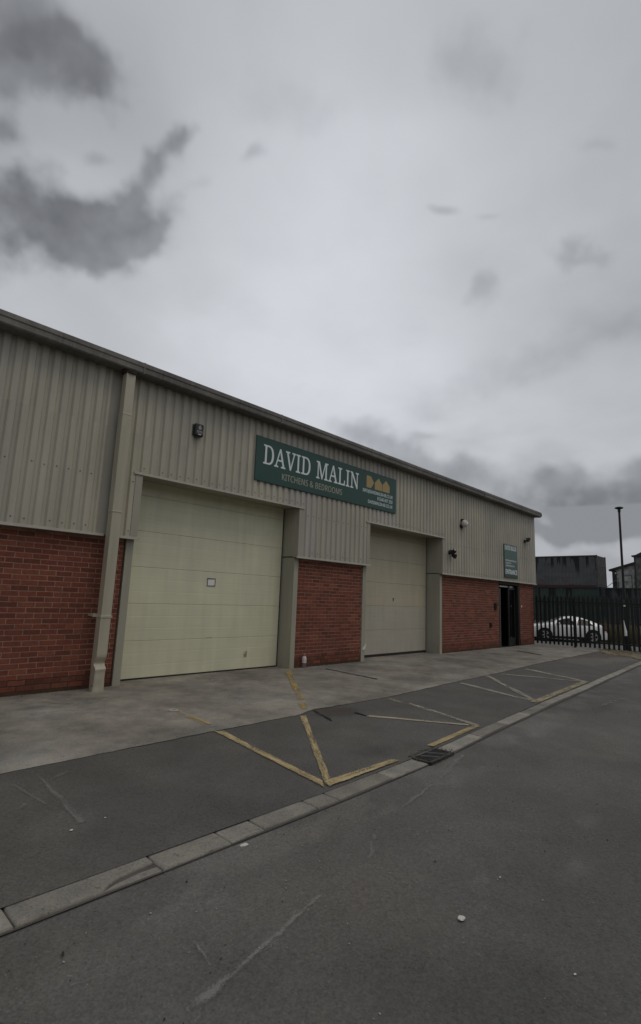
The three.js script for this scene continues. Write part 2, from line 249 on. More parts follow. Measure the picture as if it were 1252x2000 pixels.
{
  const g = struct('forecourt');
  const sp = spots([[5.35, 3.2, 0.42, 0.7, -0.3], [1.5, 4.3, 0.22, 1, 0.2], [1.45, 3.6, 0.3, 1, 0.12], [12, 3.6, 1.2, 0.4, 0.1], [16, 3.2, 1.6, 0.4, 0.3], [17.6, 3.6, 1.2, 0.4, 0.4], [4.3, 4.6, 0.35, 0.5, -0.22], [5.2, 4.85, 0.3, 0.5, 0.1]]);
  const red = spots([[5.35, 3.15, 0.4, 0.7, 1]]);
  const xs = steps(-7, 19.8, 270), ts = steps(0, 1, 24);
  mesh('asphalt_surface', gridMesh(xs, ts, (x, t) => { const a = slabEdge(x) - 0.02, b = kerbU(x) + 0.02; return [x, -0.004 + (f2(x * 1.3, t * 2, 3, 5) - 0.5) * 0.008 - 0.012 * sst(0.5, 0, Math.hypot(x - 5.3, (a + (b - a) * t - 3.2) * 1.4)), a + (b - a) * t]; }, (x, z) => {
    const a = f2(x * 0.7 + 9, z * 0.7, 4, 11), b = f2(x * 3, z * 3, 4, 12), c = f2(x * 9, z * 9, 3, 14), r = clamp(red(x, z));
    const k = 1 + (a - 0.5) * 0.5 + (b - 0.5) * 0.35 + (c - 0.5) * 0.2 + sp(x, z), q = tintA(0.138, k, (f2(x * 1.1, z * 1.1, 3, 16) - 0.5) * 3 + sst(13, 18, x) * 1.2);
    return [q[0] * (1 + 0.12 * r), q[1] * (1 - 0.05 * r), q[2] * (1 - 0.08 * r)];
  }), M.asphalt, g);
  const Yl = (seed, cover, col = [0.55, 0.44, 0.235]) => std(col, { alphaMap: seed >= 113 && seed < 120 ? scuff(seed, 0.3) : wear(seed, Math.max(cover, 0.62), clamp(0.34 + cover * 0.75, 0, 0.93)), transparent: true, roughness: 0.85, map: grimeMap });
  const line = (L, R, seed, cover, y = 0.004, col, parent = g) => { const r = rngOf(seed), n = 24, A = [], B = []; for (let i = 0; i <= n; i++) { const t = i / n, pick = (P) => { const s = t * (P.length - 1), k = Math.min(P.length - 2, Math.floor(s)), f = s - k; return [P[k][0] + (P[k + 1][0] - P[k][0]) * f + (r() - 0.5) * 0.008, P[k][1] + (P[k + 1][1] - P[k][1]) * f + (r() - 0.5) * 0.008]; }; A.push(pick(L)); B.push(pick(R)); } mesh('painted_line', ribbon(A, B, y, 1.9), Yl(seed, cover, col), parent); };
  line([[3.49, 3.08], [3.2, 4.985]], [[3.58, 3.12], [3.3, 4.86]], 101, 0.78);
  line([[4.74, 3.12], [3.24, 4.96]], [[4.835, 3.13], [3.345, 4.93]], 102, 0.78);
  line([[3.3, 4.89], [4.2, 4.9]], [[3.24, 5.0], [4.24, 4.975]], 103, 0.8, 0.008);
  const faded = [0.52, 0.465, 0.34], pale = [0.47, 0.44, 0.37];
  line([[5.40, 3.64], [6.06, 4.72]], [[5.50, 3.63], [6.15, 4.69]], 104, 0.72, 0.004, faded);
  line([[6.52, 3.50], [6.10, 4.80]], [[6.63, 3.50], [6.22, 4.78]], 105, 0.68, 0.004, pale);
  line([[6.6, 3.07], [6.50, 3.40]], [[6.68, 3.07], [6.59, 3.40]], 106, 0.5, 0.004, [0.5, 0.42, 0.25]);
  line([[4.88, 4.86], [6.1, 4.745]], [[4.9, 4.93], [6.15, 4.835]], 107, 0.66, 0.008, [0.54, 0.43, 0.22]);
  line([[8.97, 3.0], [8.36, 4.56]], [[9.11, 3.0], [8.51, 4.56]], 108, 0.6, 0.004, pale);
  line([[10.36, 2.84], [8.36, 4.6]], [[10.52, 2.84], [8.55, 4.6]], 109, 0.55, 0.004, pale);
  line([[10.9, 2.92], [11.42, 4.36]], [[11.08, 2.92], [11.57, 4.34]], 110, 0.5, 0.004, pale);
  line([[12.3, 2.86], [11.45, 4.42]], [[12.5, 2.86], [11.66, 4.40]], 111, 0.58, 0.004, pale);
  line([[8.3, 4.57], [11.5, 4.36]], [[8.33, 4.70], [11.55, 4.49]], 112, 0.62, 0.008, [0.5, 0.43, 0.27]);
  // scuffs left by earlier markings
  const ch = [0.36, 0.35, 0.33];
  line([[1.42, 3.38], [1.47, 3.95]], [[1.455, 3.38], [1.51, 3.95]], 113, 0.36, 0.004, ch);
  line([[1.62, 3.3], [1.52, 4.4]], [[1.66, 3.3], [1.60, 4.4]], 114, 0.28, 0.005, ch);
  line([[1.46, 3.55], [1.84, 3.36]], [[1.5, 3.64], [1.88, 3.44]], 115, 0.3, 0.006, ch);
  line([[1.3, 3.95], [1.38, 3.85]], [[1.32, 3.98], [1.4, 3.88]], 116, 0.3, 0.006, ch);
  line([[6.02, 4.1], [5.93, 4.28]], [[6.08, 4.12], [5.98, 4.29]], 117, 0.35, 0.006, ch);
  stripes.push(line);
  // cracks and the broken edge beside the sunken patch
  const crack = (pts, w, seed) => { const r = rngOf(seed), A = [], B = []; for (let k = 0; k < pts.length - 1; k++) for (let i = 0; i < 7; i++) { const t = i / 7, x = pts[k][0] + (pts[k + 1][0] - pts[k][0]) * t + (r() - 0.5) * 0.02, z = pts[k][1] + (pts[k + 1][1] - pts[k][1]) * t + (r() - 0.5) * 0.02, ww = w * (0.4 + r()); A.push([x - ww, z - ww]); B.push([x + ww, z + ww]); } mesh('crack', ribbon(A, B, 0.0045, 1), M.blackMatt, g); };
  crack([[5.12, 2.98], [5.02, 3.25], [4.86, 3.58]], 0.012, 1); crack([[5.48, 3.4], [5.46, 3.55], [5.42, 3.66]], 0.02, 2);
}
{
  const g = struct('apron');
  const sp = spots([[3.2, 1.8, 0.7, 0.4, 0.12], [2.3, 1.2, 0.5, 0.5, 0.14], [4.2, 0.75, 0.6, 0.5, -0.12], [6.3, 0.6, 0.9, 0.4, -0.14], [7.2, 1.8, 0.9, 0.5, 0.1], [10, 1.0, 1.2, 0.5, -0.1], [11.5, 0.5, 1.2, 0.4, 0.1], [13.5, 1.4, 1.5, 0.4, -0.08], [3, 0.75, 0.4, 0.5, -0.14], [8.9, 2.2, 0.8, 0.5, -0.1], [17.8, 1.3, 0.6, 0.3, 0.2], [2.55, 0.62, 0.16, 2, 0.25], [5.4, 2.4, 0.7, 0.5, 0.16]]);
  const xs = steps(-7, 20.5, 300), ts = steps(0, 1, 44);
  mesh('concrete_surface', gridMesh(xs, ts, (x, t) => { const b = slabEdge(x) + (f2(x * 9, 3, 3, 22) - 0.5) * 0.035, z = -0.7 + (b + 0.7) * t; return [x, t === 1 ? 0.004 : 0.012 + (f2(x * 0.9, z * 0.9, 3, 23) - 0.5) * 0.006, z]; }, (x, z) => {
    const a = f2(x * 0.6 + 3, z * 0.9, 4, 24), b = f2(x * 2.4, z * 2.4, 4, 25), c = f2(x * 8, z * 8, 3, 26), w = f2(x * 1.2, z * 1.2, 3, 27) - 0.5;
    const k = 1 + (a - 0.5) * 0.7 + (b - 0.5) * 0.7 + (c - 0.5) * 0.35 + sp(x, z); return [0.325 * k * (1 + 0.12 * w), 0.302 * k, 0.26 * k * (1 - 0.1 * w)];
  }), M.concrete, g);
  // front edge of the slab, standing a little above the asphalt
  const xe = steps(-7, 20.5, 300), L = [], R = [];
  for (const x of xe) { const z = slabEdge(x) + (f2(x * 9, 3, 3, 22) - 0.5) * 0.035; L.push([x, 0.004, z]); R.push([x, -0.05, z + 0.001]); }
  const pos = [], col = [], uv = [], idx = []; L.forEach((l, i) => { pos.push(...l, ...R[i]); for (let q = 0; q < 2; q++) col.push(0.13, 0.12, 0.1); uv.push(l[0], 0, l[0], 0.05); if (i) { const a = 2 * i - 2; idx.push(a, a + 1, a + 2, a + 2, a + 1, a + 3); } });
  const ge = new THREE.BufferGeometry(); ge.setAttribute('position', new THREE.Float32BufferAttribute(pos, 3)); ge.setAttribute('color', new THREE.Float32BufferAttribute(col, 3)); ge.setAttribute('uv', new THREE.Float32BufferAttribute(uv, 2)); ge.setIndex(idx); ge.computeVertexNormals();
  mesh('slab_edge', ge, M.concrete, g);
  const line = stripes[0], Y = [0.52, 0.38, 0.14];
  line([[3.555, 2.37], [3.52, 2.84]], [[3.65, 2.36], [3.62, 2.84]], 121, 0.62, 0.02, Y, g);
  line([[3.6, 2.02], [3.575, 2.28]], [[3.68, 2.02], [3.65, 2.28]], 122, 0.34, 0.02, [0.45, 0.38, 0.25], g);
  line([[7.2, 0.16], [6.37, 1.17]], [[7.35, 0.16], [6.52, 1.17]], 123, 0.45, 0.02, Y, g);
  line([[6.35, 1.2], [5.8, 1.9]], [[6.5, 1.2], [5.93, 1.9]], 124, 0.6, 0.02, Y, g);
  line([[5.76, 1.95], [5.35, 2.45]], [[5.9, 1.95], [5.48, 2.45]], 125, 0.32, 0.02, Y, g);
  line([[5.2, 2.62], [4.96, 2.92]], [[5.34, 2.62], [5.09, 2.92]], 126, 0.55, 0.02, Y, g);
  line([[3.75, 0.18], [4.05, 0.3]], [[3.75, 0.24], [4.05, 0.38]], 127, 0.36, 0.02, [0.5, 0.42, 0.3], g);
  line([[2.5, 0.55], [2.75, 0.95]], [[2.6, 0.52], [2.85, 0.92]], 128, 0.26, 0.02, [0.5, 0.42, 0.3], g);
  const strip = (a, b, w, seed, m = M.blackMatt) => { const r = rngOf(seed), A = [], B = []; for (const t of steps(0, 1, 20)) { const x = a[0] + (b[0] - a[0]) * t + (r() - 0.5) * 0.02, z = a[1] + (b[1] - a[1]) * t, ww = w * (0.6 + 0.8 * r()); A.push([x - ww, z]); B.push([x + ww, z]); } mesh('crack', ribbon(A, B, 0.02, 1), m, g); };
  strip([8.1, 0.42], [7.93, 1.9], 0.022, 5); strip([16.8, 0.8], [16.15, 1.8], 0.07, 6, std([0.05, 0.047, 0.042])); strip([12.2, -0.2], [11.3, 2.75], 0.008, 7, std([0.06, 0.055, 0.05]));
}
// kerb of flush bullnosed stones, one of them chipped
{
  const g = struct('kerb');
  const R = rngOf(77), mats = [0, 1, 2, 3].map((i) => std([0.35 + 0.05 * (i - 1.5), 0.33 + 0.048 * (i - 1.5), 0.285 + 0.042 * (i - 1.5)], { map: concreteMap, bumpMap: concreteBump, bumpScale: 0.003, roughness: 0.92 }));
  const J = [-5.2, -4.3, -3.4, -2.5, -1.6, -0.8, 0.06, 0.945, 1.67, 2.13, 2.40, 2.90, 3.13, 3.83, 4.42, null, 4.93, 5.75, 6.6, 7.46, 8.37, 9.28, 10.2, 11.1, 12.0, 12.9, 13.8, 14.7, 15.6, 16.5, 17.4, 18.2];
  const W = 0.185;
  for (let i = 0; i < J.length - 1; i++) {
    if (J[i] === null || J[i + 1] === null) continue;
    const x0 = J[i] + 0.003, x1 = J[i + 1] - 0.003, c = 0.016, chipped = Math.abs(J[i] - 0.945) < 1e-6;
    const w = (W - 0.03 * sst(3, 9, x0) + (R() - 0.5) * 0.012), fz = (x, o) => -(kerbU(x) + o); // shape y is minus z
    const s = new THREE.Shape(); const jag = () => (R() - 0.5) * 0.008;
    s.moveTo(x0, fz(x0, jag())); const n = 8;
    for (let k = 1; k <= n; k++) { const x = x0 + (x1 - x0) * k / n; s.lineTo(x, fz(x, jag())); }
    if (chipped) { s.lineTo(x1, fz(x1, 0.085)); s.lineTo(x1 - 0.08, fz(x1, 0.095)); s.lineTo(x1 - 0.2, fz(x1, 0.105)); s.lineTo(x1 - 0.27, fz(x1, 0.135)); s.lineTo(x1 - 0.33, fz(x1, w)); s.lineTo(x0, fz(x0, w)); } else for (let k = n; k >= 0; k--) { const x = x0 + (x1 - x0) * k / n; s.lineTo(x, fz(x, w + jag() * 0.6)); }
    const mk = (sh) => worldUV(new THREE.ExtrudeGeometry(sh, { depth: 0.1, bevelEnabled: true, bevelThickness: c, bevelSize: 0.012, bevelOffset: -0.012, bevelSegments: 3 }).rotateX(-Math.PI / 2));
    const m = mesh('kerb_stone', mk(s), mats[Math.floor(R() * 4)], g); m.position.y = -0.126 + (R() - 0.5) * 0.006;
    if (chipped) { const p = new THREE.Shape(); p.moveTo(x1 - 0.34, fz(x1, w)); p.lineTo(x1 - 0.25, fz(x1, 0.15)); p.lineTo(x1 - 0.1, fz(x1, 0.13)); p.lineTo(x1, fz(x1, 0.135)); p.lineTo(x1, fz(x1, w)); const q = mesh('kerb_fragment', mk(p), m.material, g); q.position.y = -0.13; }
  }
  // mortar bed under the stones
  const A = [], B = []; for (const x of steps(-5.2, 18.2, 60)) { A.push([x, kerbU(x) - 0.005]); B.push([x, kerbU(x) + 0.2]); }
  mesh('kerb_bed', ribbon(A, B, -0.022, 1), std([0.12, 0.112, 0.1], { map: concreteMap, roughness: 1 }), g);
}

// ---------------------------------------------------------------- the warehouse
const WZ = 0.115;               // crest of the cladding; the brick face is z = 0
const WH = thing('warehouse', 'long industrial unit with red brick base, beige corrugated cladding and two large roller doors', 'warehouse');
const brickCols = [[.25, .070, .048], [.235, .066, .044], [.265, .076, .052], [.215, .062, .042], [.245, .068, .05], [.255, .08, .058], [.225, .068, .048], [.275, .086, .058]].map((c, i) => { const f = [1, 0.94, 1.06, 0.86, 0.98, 1.02, 0.92, 1.09][i]; return [c[0] * 0.87 * f, c[1] * 0.92 * f, c[2] * 0.78 * f]; });
{
  const mats = brickCols.map((c) => std(c, { map: brickMap, bumpMap: brickBump, bumpScale: 0.002, roughness: 0.9 }));
  const low = brickCols.map((c) => std([c[0] * 0.78, c[1] * 0.88, c[2] * 0.9], { map: brickMap, bumpMap: brickBump, bumpScale: 0.002, roughness: 0.95 }));
  const brickGeo = (w, h, v) => {
    const c = 0.003, d = 0.012, P = [], quad = (a, b, e, f) => P.push(...a, ...b, ...e, ...a, ...e, ...f), r = rngOf(900 + v), j = () => (r() - 0.5) * 0.003;
    const o = [[-w / 2, -h / 2], [w / 2, -h / 2], [w / 2, h / 2], [-w / 2, h / 2]].map(([x, y]) => [x + j(), y + j()]), out = o.map(([x, y]) => [x, y, d - c]), inn = o.map(([x, y]) => [x * (1 - 2 * c / w), y * (1 - 2 * c / h), d]), back = o.map(([x, y]) => [x, y, -0.004]);
    quad(inn[0], inn[1], inn[2], inn[3]); for (let k = 0; k < 4; k++) { const n = (k + 1) % 4; quad(out[k], out[n], inn[n], inn[k]); quad(back[k], back[n], out[n], out[k]); }
    const g = new THREE.BufferGeometry(); g.setAttribute('position', new THREE.Float32BufferAttribute(P, 3)); g.computeVertexNormals(); worldUV(g);
    const uv = g.attributes.uv; for (let k = 0; k < uv.count; k++) uv.setXY(k, uv.getX(k) + v * 0.37, uv.getY(k) + v * 0.21); return g;
  };
  const cache = new Map(); const geoFor = (w, h, v) => { const k = w.toFixed(3) + '|' + h.toFixed(3) + '|' + v; if (!cache.has(k)) cache.set(k, brickGeo(w, h, v)); return cache.get(k); };
  const R = rngOf(5), Z0 = -0.0115;
  const panel = (xa, xb, lattice, single) => {
    const wall = mesh('brick_wall', box(xa, xb, 0.215, 2.31, -0.22, -0.0035), M.mortar, WH);
    mesh('brick_footing', box(xa, xb, -0.1, 0.213, -0.22, -0.002), M.mortarDirty, wall);
    const list = [];
    for (let j = 0; j <= 31; j++) {
      const y = (30.5 - j) * 0.075 - 0.055 - 0.0375; if (y < 0.02) continue; let off = lattice + (j % 2 ? 0 : 0.1125);
      for (let n = Math.floor((xa - off) / 0.225); n < (xb - off) / 0.225; n++) {
        const a = Math.max(off + n * 0.225 + 0.0062, xa), b = Math.min(off + (n + 1) * 0.225 - 0.0062, xb); if (b - a < 0.03) continue;
        list.push({ x: (a + b) / 2, y, w: b - a, h: 0.0625, d: Math.hypot((a + b) / 2, 7.9, y - 1.48) });
      }
    }
    const shown = single ? list.filter((q) => q.x > 1.55 && q.x < 3.8).sort((p, q) => p.d - q.d).slice(0, 300) : [], set = new Set(shown), rest = [];
    for (const q of list) {
      const k = Math.floor(R() * 8), v = Math.floor(R() * 4), dz = (R() - 0.5) * 0.0016, rz = (R() - 0.5) * 0.008, dirty = q.y < 0.06 + 0.2 * R();
      if (set.has(q)) { const m = mesh('brick', geoFor(q.w, q.h, v), (dirty ? low : mats)[k], wall); m.position.set(q.x, q.y, Z0 + dz); m.rotation.z = rz; } else {
        const g = geoFor(q.w, q.h, v).clone().rotateZ(rz).translate(q.x, q.y, Z0 + dz), c = (dirty ? low : mats)[k].color, n = g.attributes.position.count, a = new Float32Array(n * 3), f = 0.85 + 0.3 * R(); for (let i = 0; i < n; i++) { a[3 * i] = c.r * f; a[3 * i + 1] = c.g * f; a[3 * i + 2] = c.b * f; } g.setAttribute('color', new THREE.BufferAttribute(a, 3)); rest.push(g);
      }
    }
    mesh('brickwork', join(rest), M.brickStuff, wall).userData.kind = 'stuff';
  };
  panel(-6, 3.72, 2.079 + 0.225 * -40, true);
  panel(7.575, 9.75, 7.60, false);
  panel(13.44, 17.28, 13.44, false);
  panel(19.05, 20.32, 19.05, false);
}
// corrugated cladding, sheet by sheet
{
  const P = 0.1667, D = 0.031;
  const prof = (x) => { const u = mod(x, P); if (u < 0.080) return WZ; if (u < 0.103) return WZ - D * (u - 0.080) / 0.023; if (u < 0.144) return WZ - D; return WZ - D + D * (u - 0.144) / (P - 0.144); };
  const sheetGeo = (xa, xb, y0, y1) => {
    const xs = [xa]; for (let k = Math.floor(xa / P); k * P < xb + P; k++) for (const o of [0, 0.080, 0.103, 0.144]) { const x = k * P + o; if (x > xa + 1e-4 && x < xb - 1e-4) xs.push(x); } xs.push(xb);
    const pos = []; for (let i = 0; i < xs.length - 1; i++) { const a = [xs[i], prof(xs[i] + 1e-5)], b = [xs[i + 1], prof(xs[i + 1] - 1e-5)]; pos.push(a[0], y0, a[1], b[0], y0, b[1], b[0], y1, b[1], a[0], y0, a[1], b[0], y1, b[1], a[0], y1, a[1]); }
    const g = new THREE.BufferGeometry(); g.setAttribute('position', new THREE.Float32BufferAttribute(pos, 3)); g.computeVertexNormals(); const uv = new Float32Array(pos.length / 3 * 2); for (let i = 0; i < pos.length / 3; i++) { uv[2 * i] = pos[3 * i]; uv[2 * i + 1] = pos[3 * i + 1]; } g.setAttribute('uv', new THREE.BufferAttribute(uv, 2)); return g;
  };
  const cuts = new Set([-6, 3.2, 3.52, 3.74, 7.56, 9.75, 13.43, 20.24]); for (let k = -36; k < 125; k += 6) cuts.add(+(k * P).toFixed(4));
  const xs = [...cuts].sort((a, b) => a - b).filter((x) => x >= -6 && x <= 20.24), R = rngOf(8);
  const mats = [0, 1, 2, 3, 4].map((i) => std([0.49 + 0.014 * (i - 2), 0.468 + 0.012 * (i - 2), 0.405 + 0.014 * ((i * 3) % 5 - 2)], { map: sheetMap, roughness: 0.6 }));
  const fix = [];
  for (let i = 0; i < xs.length - 1; i++) {
    const a = xs[i], b = xs[i + 1]; if (b - a < 0.02) continue; const m = (a + b) / 2; if (m > 3.2 && m < 3.52) continue;
    const head = (m > 3.74 && m < 7.56) || (m > 9.75 && m < 13.43), y0 = head ? 3.375 : 2.30;
    mesh('cladding_sheet', sheetGeo(a, b, y0, 4.96), mats[Math.floor(R() * 5)], WH);
    for (let k = Math.floor(a / P); k < b / P; k++) { const x = k * P + 0.04; if (x < a || x > b) continue; for (const y of head ? [3.45] : [2.40, 3.2]) if (R() < 0.8) fix.push(new THREE.CylinderGeometry(0.008, 0.009, 0.008, 8).rotateX(Math.PI / 2).translate(x, y + (R() - 0.5) * 0.02, WZ + 0.004)); }
  }
  mesh('fixing_screws', join(fix), M.steel, WH).userData.kind = 'stuff';
  mesh('joint_flashing', join([box(3.2, 3.52, 2.30, 4.95, 0.06, 0.092), box(3.52, 3.535, 2.30, 4.95, 0.06, 0.118), box(3.195, 3.205, 2.3, 4.95, 0.06, 0.118)]), M.trim, WH);
  // drip flashings along the foot of the cladding
  const drip = (xa, xb, y = 2.30) => { const s = new THREE.Shape(); s.moveTo(0.0, 0.035); s.lineTo(0.11, 0.02); s.lineTo(WZ + 0.004, 0.03); s.lineTo(WZ + 0.01, 0.03); s.lineTo(WZ + 0.022, -0.012); s.lineTo(WZ + 0.014, -0.014); s.lineTo(0.1, 0.0); s.lineTo(0.0, 0.012); const g = new THREE.ExtrudeGeometry(s, { depth: xb - xa, bevelEnabled: false }).rotateY(-Math.PI / 2).rotateZ(0); g.scale(-1, 1, 1); g.rotateY(0); return g; };
  const addDrip = (xa, xb, y) => { // profile drawn in (z, y), run along x
    const p = [[-0.01, 0.03], [0.10, 0.018], [WZ + 0.004, 0.028], [WZ + 0.010, 0.028], [WZ + 0.022, -0.014], [WZ + 0.015, -0.016], [0.09, 0.0], [-0.01, 0.010]], pos = [];
    for (let i = 0; i < p.length; i++) { const a = p[i], b = p[(i + 1) % p.length]; pos.push(xa, a[1], a[0], xb, b[1], b[0], xb, a[1], a[0], xa, a[1], a[0], xa, b[1], b[0], xb, b[1], b[0]); }
    for (const x of [xa, xb]) { const t = [[1, 2, 3], [1, 3, 4], [1, 4, 5], [1, 5, 6], [1, 6, 7], [1, 7, 0]]; for (const f of t) { const q = x === xb ? f : [f[0], f[2], f[1]]; for (const k of q) pos.push(x, p[k][1], p[k][0]); } }
    const g = new THREE.BufferGeometry(); g.setAttribute('position', new THREE.Float32BufferAttribute(pos, 3)); g.computeVertexNormals(); g.translate(0, y, 0); mesh('drip_flashing', worldUV(g), M.trim, WH);
  };
  addDrip(-6, 3.325, 2.285); addDrip(3.5, 3.90, 2.285); addDrip(7.42, 9.92, 2.285); addDrip(13.30, 20.37, 2.285);
  addDrip(3.71, 7.59, 3.345); addDrip(9.72, 13.46, 3.345);
  mesh('corner_trim', join([box(20.24, 20.33, 2.30, 4.95, 0.02, WZ + 0.004), box(20.33, 20.345, 2.30, 4.95, -0.1, WZ + 0.004)]), M.trim, WH);
}
// gutter along the eaves in lengths, stop end, roof and the rest of the shell
{
  const R = rngOf(31), mats = [0, 1, 2].map((i) => std([0.205 + 0.02 * (i - 1), 0.198 + 0.02 * (i - 1), 0.18 + 0.018 * (i - 1)], { map: grimeMap, roughness: 0.65 }));
  const p = [[0.04, 4.935], [0.335, 4.935], [0.35, 4.955], [0.35, 5.03], [0.362, 5.045], [0.362, 5.11], [0.35, 5.12], [0.335, 5.12], [0.04, 5.12]];
  const piece = (xa, xb) => { const pos = []; for (let i = 0; i < p.length; i++) { const a = p[i], b = p[(i + 1) % p.length]; pos.push(xa, a[1], a[0], xb, a[1], a[0], xb, b[1], b[0], xa, a[1], a[0], xb, b[1], b[0], xa, b[1], b[0]); } for (const x of [xa, xb]) for (let i = 1; i < p.length - 1; i++) { const f = x === xb ? [0, i + 1, i] : [0, i, i + 1]; for (const k of f) pos.push(x, p[k][1], p[k][0]); } for (let i = 0; i < pos.length; i += 9) for (let q = 0; q < 3; q++) { const t = pos[i + 3 + q]; pos[i + 3 + q] = pos[i + 6 + q]; pos[i + 6 + q] = t; } const g = new THREE.BufferGeometry(); g.setAttribute('position', new THREE.Float32BufferAttribute(pos, 3)); g.computeVertexNormals(); return worldUV(g); };
  const J = [-6, -2.4, 0.6, 3.6, 6.6, 9.6, 12.6, 15.6, 18.6, 20.5]; for (let i = 0; i < J.length - 1; i++) mesh('gutter_length', piece(J[i] + 0.003, J[i + 1] - 0.003), mats[Math.floor(R() * 3)], WH);
  for (const x of J.slice(1, -1)) mesh('gutter_joint', box(x - 0.012, x + 0.012, 4.934, 5.1212, 0.3, 0.3628), mats[1], WH);
  mesh('gutter_end', new THREE.CylinderGeometry(0.1, 0.1, 0.06, 20).rotateZ(Math.PI / 2).scale(1, 0.92, 1.2).translate(20.53, 5.025, 0.235), mats[2], WH);
  mesh('soffit', box(-6, 20.3, 4.955, 4.99, -0.2, 0.1), M.blackMatt, WH);
  const rf = new THREE.BoxGeometry(26.7, 0.06, 15.2); rf.rotateX(0.105); rf.translate(7.15, 5.14 + 0.79, -7.45); mesh('roof', worldUV(rf), M.roof, WH);
  mesh('side_wall', box(20.1, 20.319, 0, 2.3, -15, -0.001), std([0.2, 0.065, 0.045], { map: brickMap }), WH);
  mesh('side_cladding', box(20.1, 20.33, 2.3, 4.95, -15, -0.11), M.sheet, WH);
  mesh('back_wall', box(-6, 20.3, 0, 5, -15.2, -15), M.sheet, WH); mesh('end_wall', box(-6.2, -6, 0, 5, -15.2, 0), M.sheet, WH);
  mesh('inner_wall', join([box(-6, 3.8, 2.31, 4.95, -0.3, 0.05), box(7.5, 9.8, 2.31, 4.95, -0.3, 0.05), box(13.4, 20.28, 2.31, 4.95, -0.3, 0.05), box(3.8, 7.5, 3.5, 4.95, -0.3, 0.05), box(9.8, 13.4, 3.5, 4.95, -0.3, 0.05)]), M.blackMatt, WH);
  mesh('inner_floor', box(-6, 20.2, -0.08, -0.03, -15, -0.6), M.blackMatt, WH);
}
// door surrounds
function surround(xa, xb, wz, deep) { // xa, xb: clear opening; face strips each side
  const f = 0.125;
  for (const [a, b] of [[xa - f, xa], [xb, xb + f]]) {
    mesh('jamb', rbox(a, b, 0.0, 2.285, -deep - 0.06, 0.022, 0.003), M.reveal, WH);
    mesh('jamb', rbox(a, b, 2.31, 3.345, -deep - 0.06, WZ + 0.003, 0.003), M.reveal, WH);
  }
  mesh('lintel', box(xa - f, xb + f, 3.35, 3.49, -deep - 0.06, WZ - 0.04), M.reveal, WH);
}
function sectional(xa, xb, z, joints, matOf, name, label) {
  const d = new THREE.Group(); d.name = 'sectional_door'; WH.add(d); if (label) d.userData.label = label;
  for (let i = 0; i < joints.length - 1; i++) {
    const y0 = joints[i] + 0.0016, y1 = joints[i + 1] - 0.0016, h = y1 - y0, s = new THREE.Shape(), g = 0.004;
    const pr = [[-0.04, y0], [-0.004, y0], [0, y0 + 0.004]]; for (const f of [1 / 3, 2 / 3]) { const y = y0 + h * f; pr.push([0, y - 0.012], [-0.001, y - 0.003], [-0.001, y + 0.003], [0, y + 0.012]); } pr.push([0, y1 - 0.004], [-0.004, y1], [-0.04, y1]);
    const pos = []; for (let k = 0; k < pr.length; k++) { const a = pr[k], b = pr[(k + 1) % pr.length]; pos.push(xa, a[1], a[0], xb, a[1], a[0], xb, b[1], b[0], xa, a[1], a[0], xb, b[1], b[0], xa, b[1], b[0]); }
    const ge = new THREE.BufferGeometry(); ge.setAttribute('position', new THREE.Float32BufferAttribute(pos, 3)); ge.computeVertexNormals(); const m = mesh('door_panel', worldUV(ge), matOf(i), d); m.position.z = z; m.rotation.x = 0;
  }
  mesh('panel_core', box(xa, xb, joints[0], joints[joints.length - 1], z - 0.05, z - 0.012), M.blackMatt, d);
  return d;
}
surround(3.87, 7.45, 0, 0.35); surround(9.885, 13.33, 0, 0.42);
{
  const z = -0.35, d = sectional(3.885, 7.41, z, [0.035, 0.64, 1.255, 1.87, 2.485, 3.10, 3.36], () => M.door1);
  mesh('bottom_seal', box(3.885, 7.41, 0.014, 0.034, z - 0.04, z - 0.004), M.rubber, d);
  mesh('side_seal', box(7.412, 7.449, 0.014, 3.35, z - 0.06, z - 0.02), M.rubber, d);
  const wf = mesh('vision_plate', join([rbox(5.565, 5.755, 1.738, 1.75, z, z + 0.012, 0.002), rbox(5.565, 5.755, 1.605, 1.612, z, z + 0.012, 0.002), rbox(5.57, 5.578, 1.612, 1.733, z, z + 0.012, 0.002), rbox(5.742, 5.75, 1.612, 1.733, z, z + 0.012, 0.002)]), M.steel, d);
  const paper = new THREE.Shape(); paper.moveTo(5.582, 1.614); paper.lineTo(5.69, 1.615); paper.lineTo(5.70, 1.626); paper.lineTo(5.715, 1.615); paper.lineTo(5.738, 1.625); paper.lineTo(5.738, 1.732); paper.lineTo(5.64, 1.728); paper.lineTo(5.582, 1.718);
  mesh('paper_notice', new THREE.ExtrudeGeometry(paper, { depth: 0.002, bevelEnabled: false }).translate(0, 0, z + 0.003), M.white, d);
  const mark = std([0.09, 0.08, 0.06], { roughness: 0.9, transparent: true, alphaMap: wear(61, 0.4, 0.8, 64, 64) });
  mesh('scratch', ribbon([[5.62, 0], [5.76, 0]], [[5.62, 0.012], [5.76, 0.016]], 0, 0.2).rotateX(Math.PI / 2).translate(0, 0.66, z + 0.004), mark, d);
  mesh('smudge', new THREE.PlaneGeometry(0.09, 0.13).translate(6.58, 0.31, z + 0.004), mark, d);
}
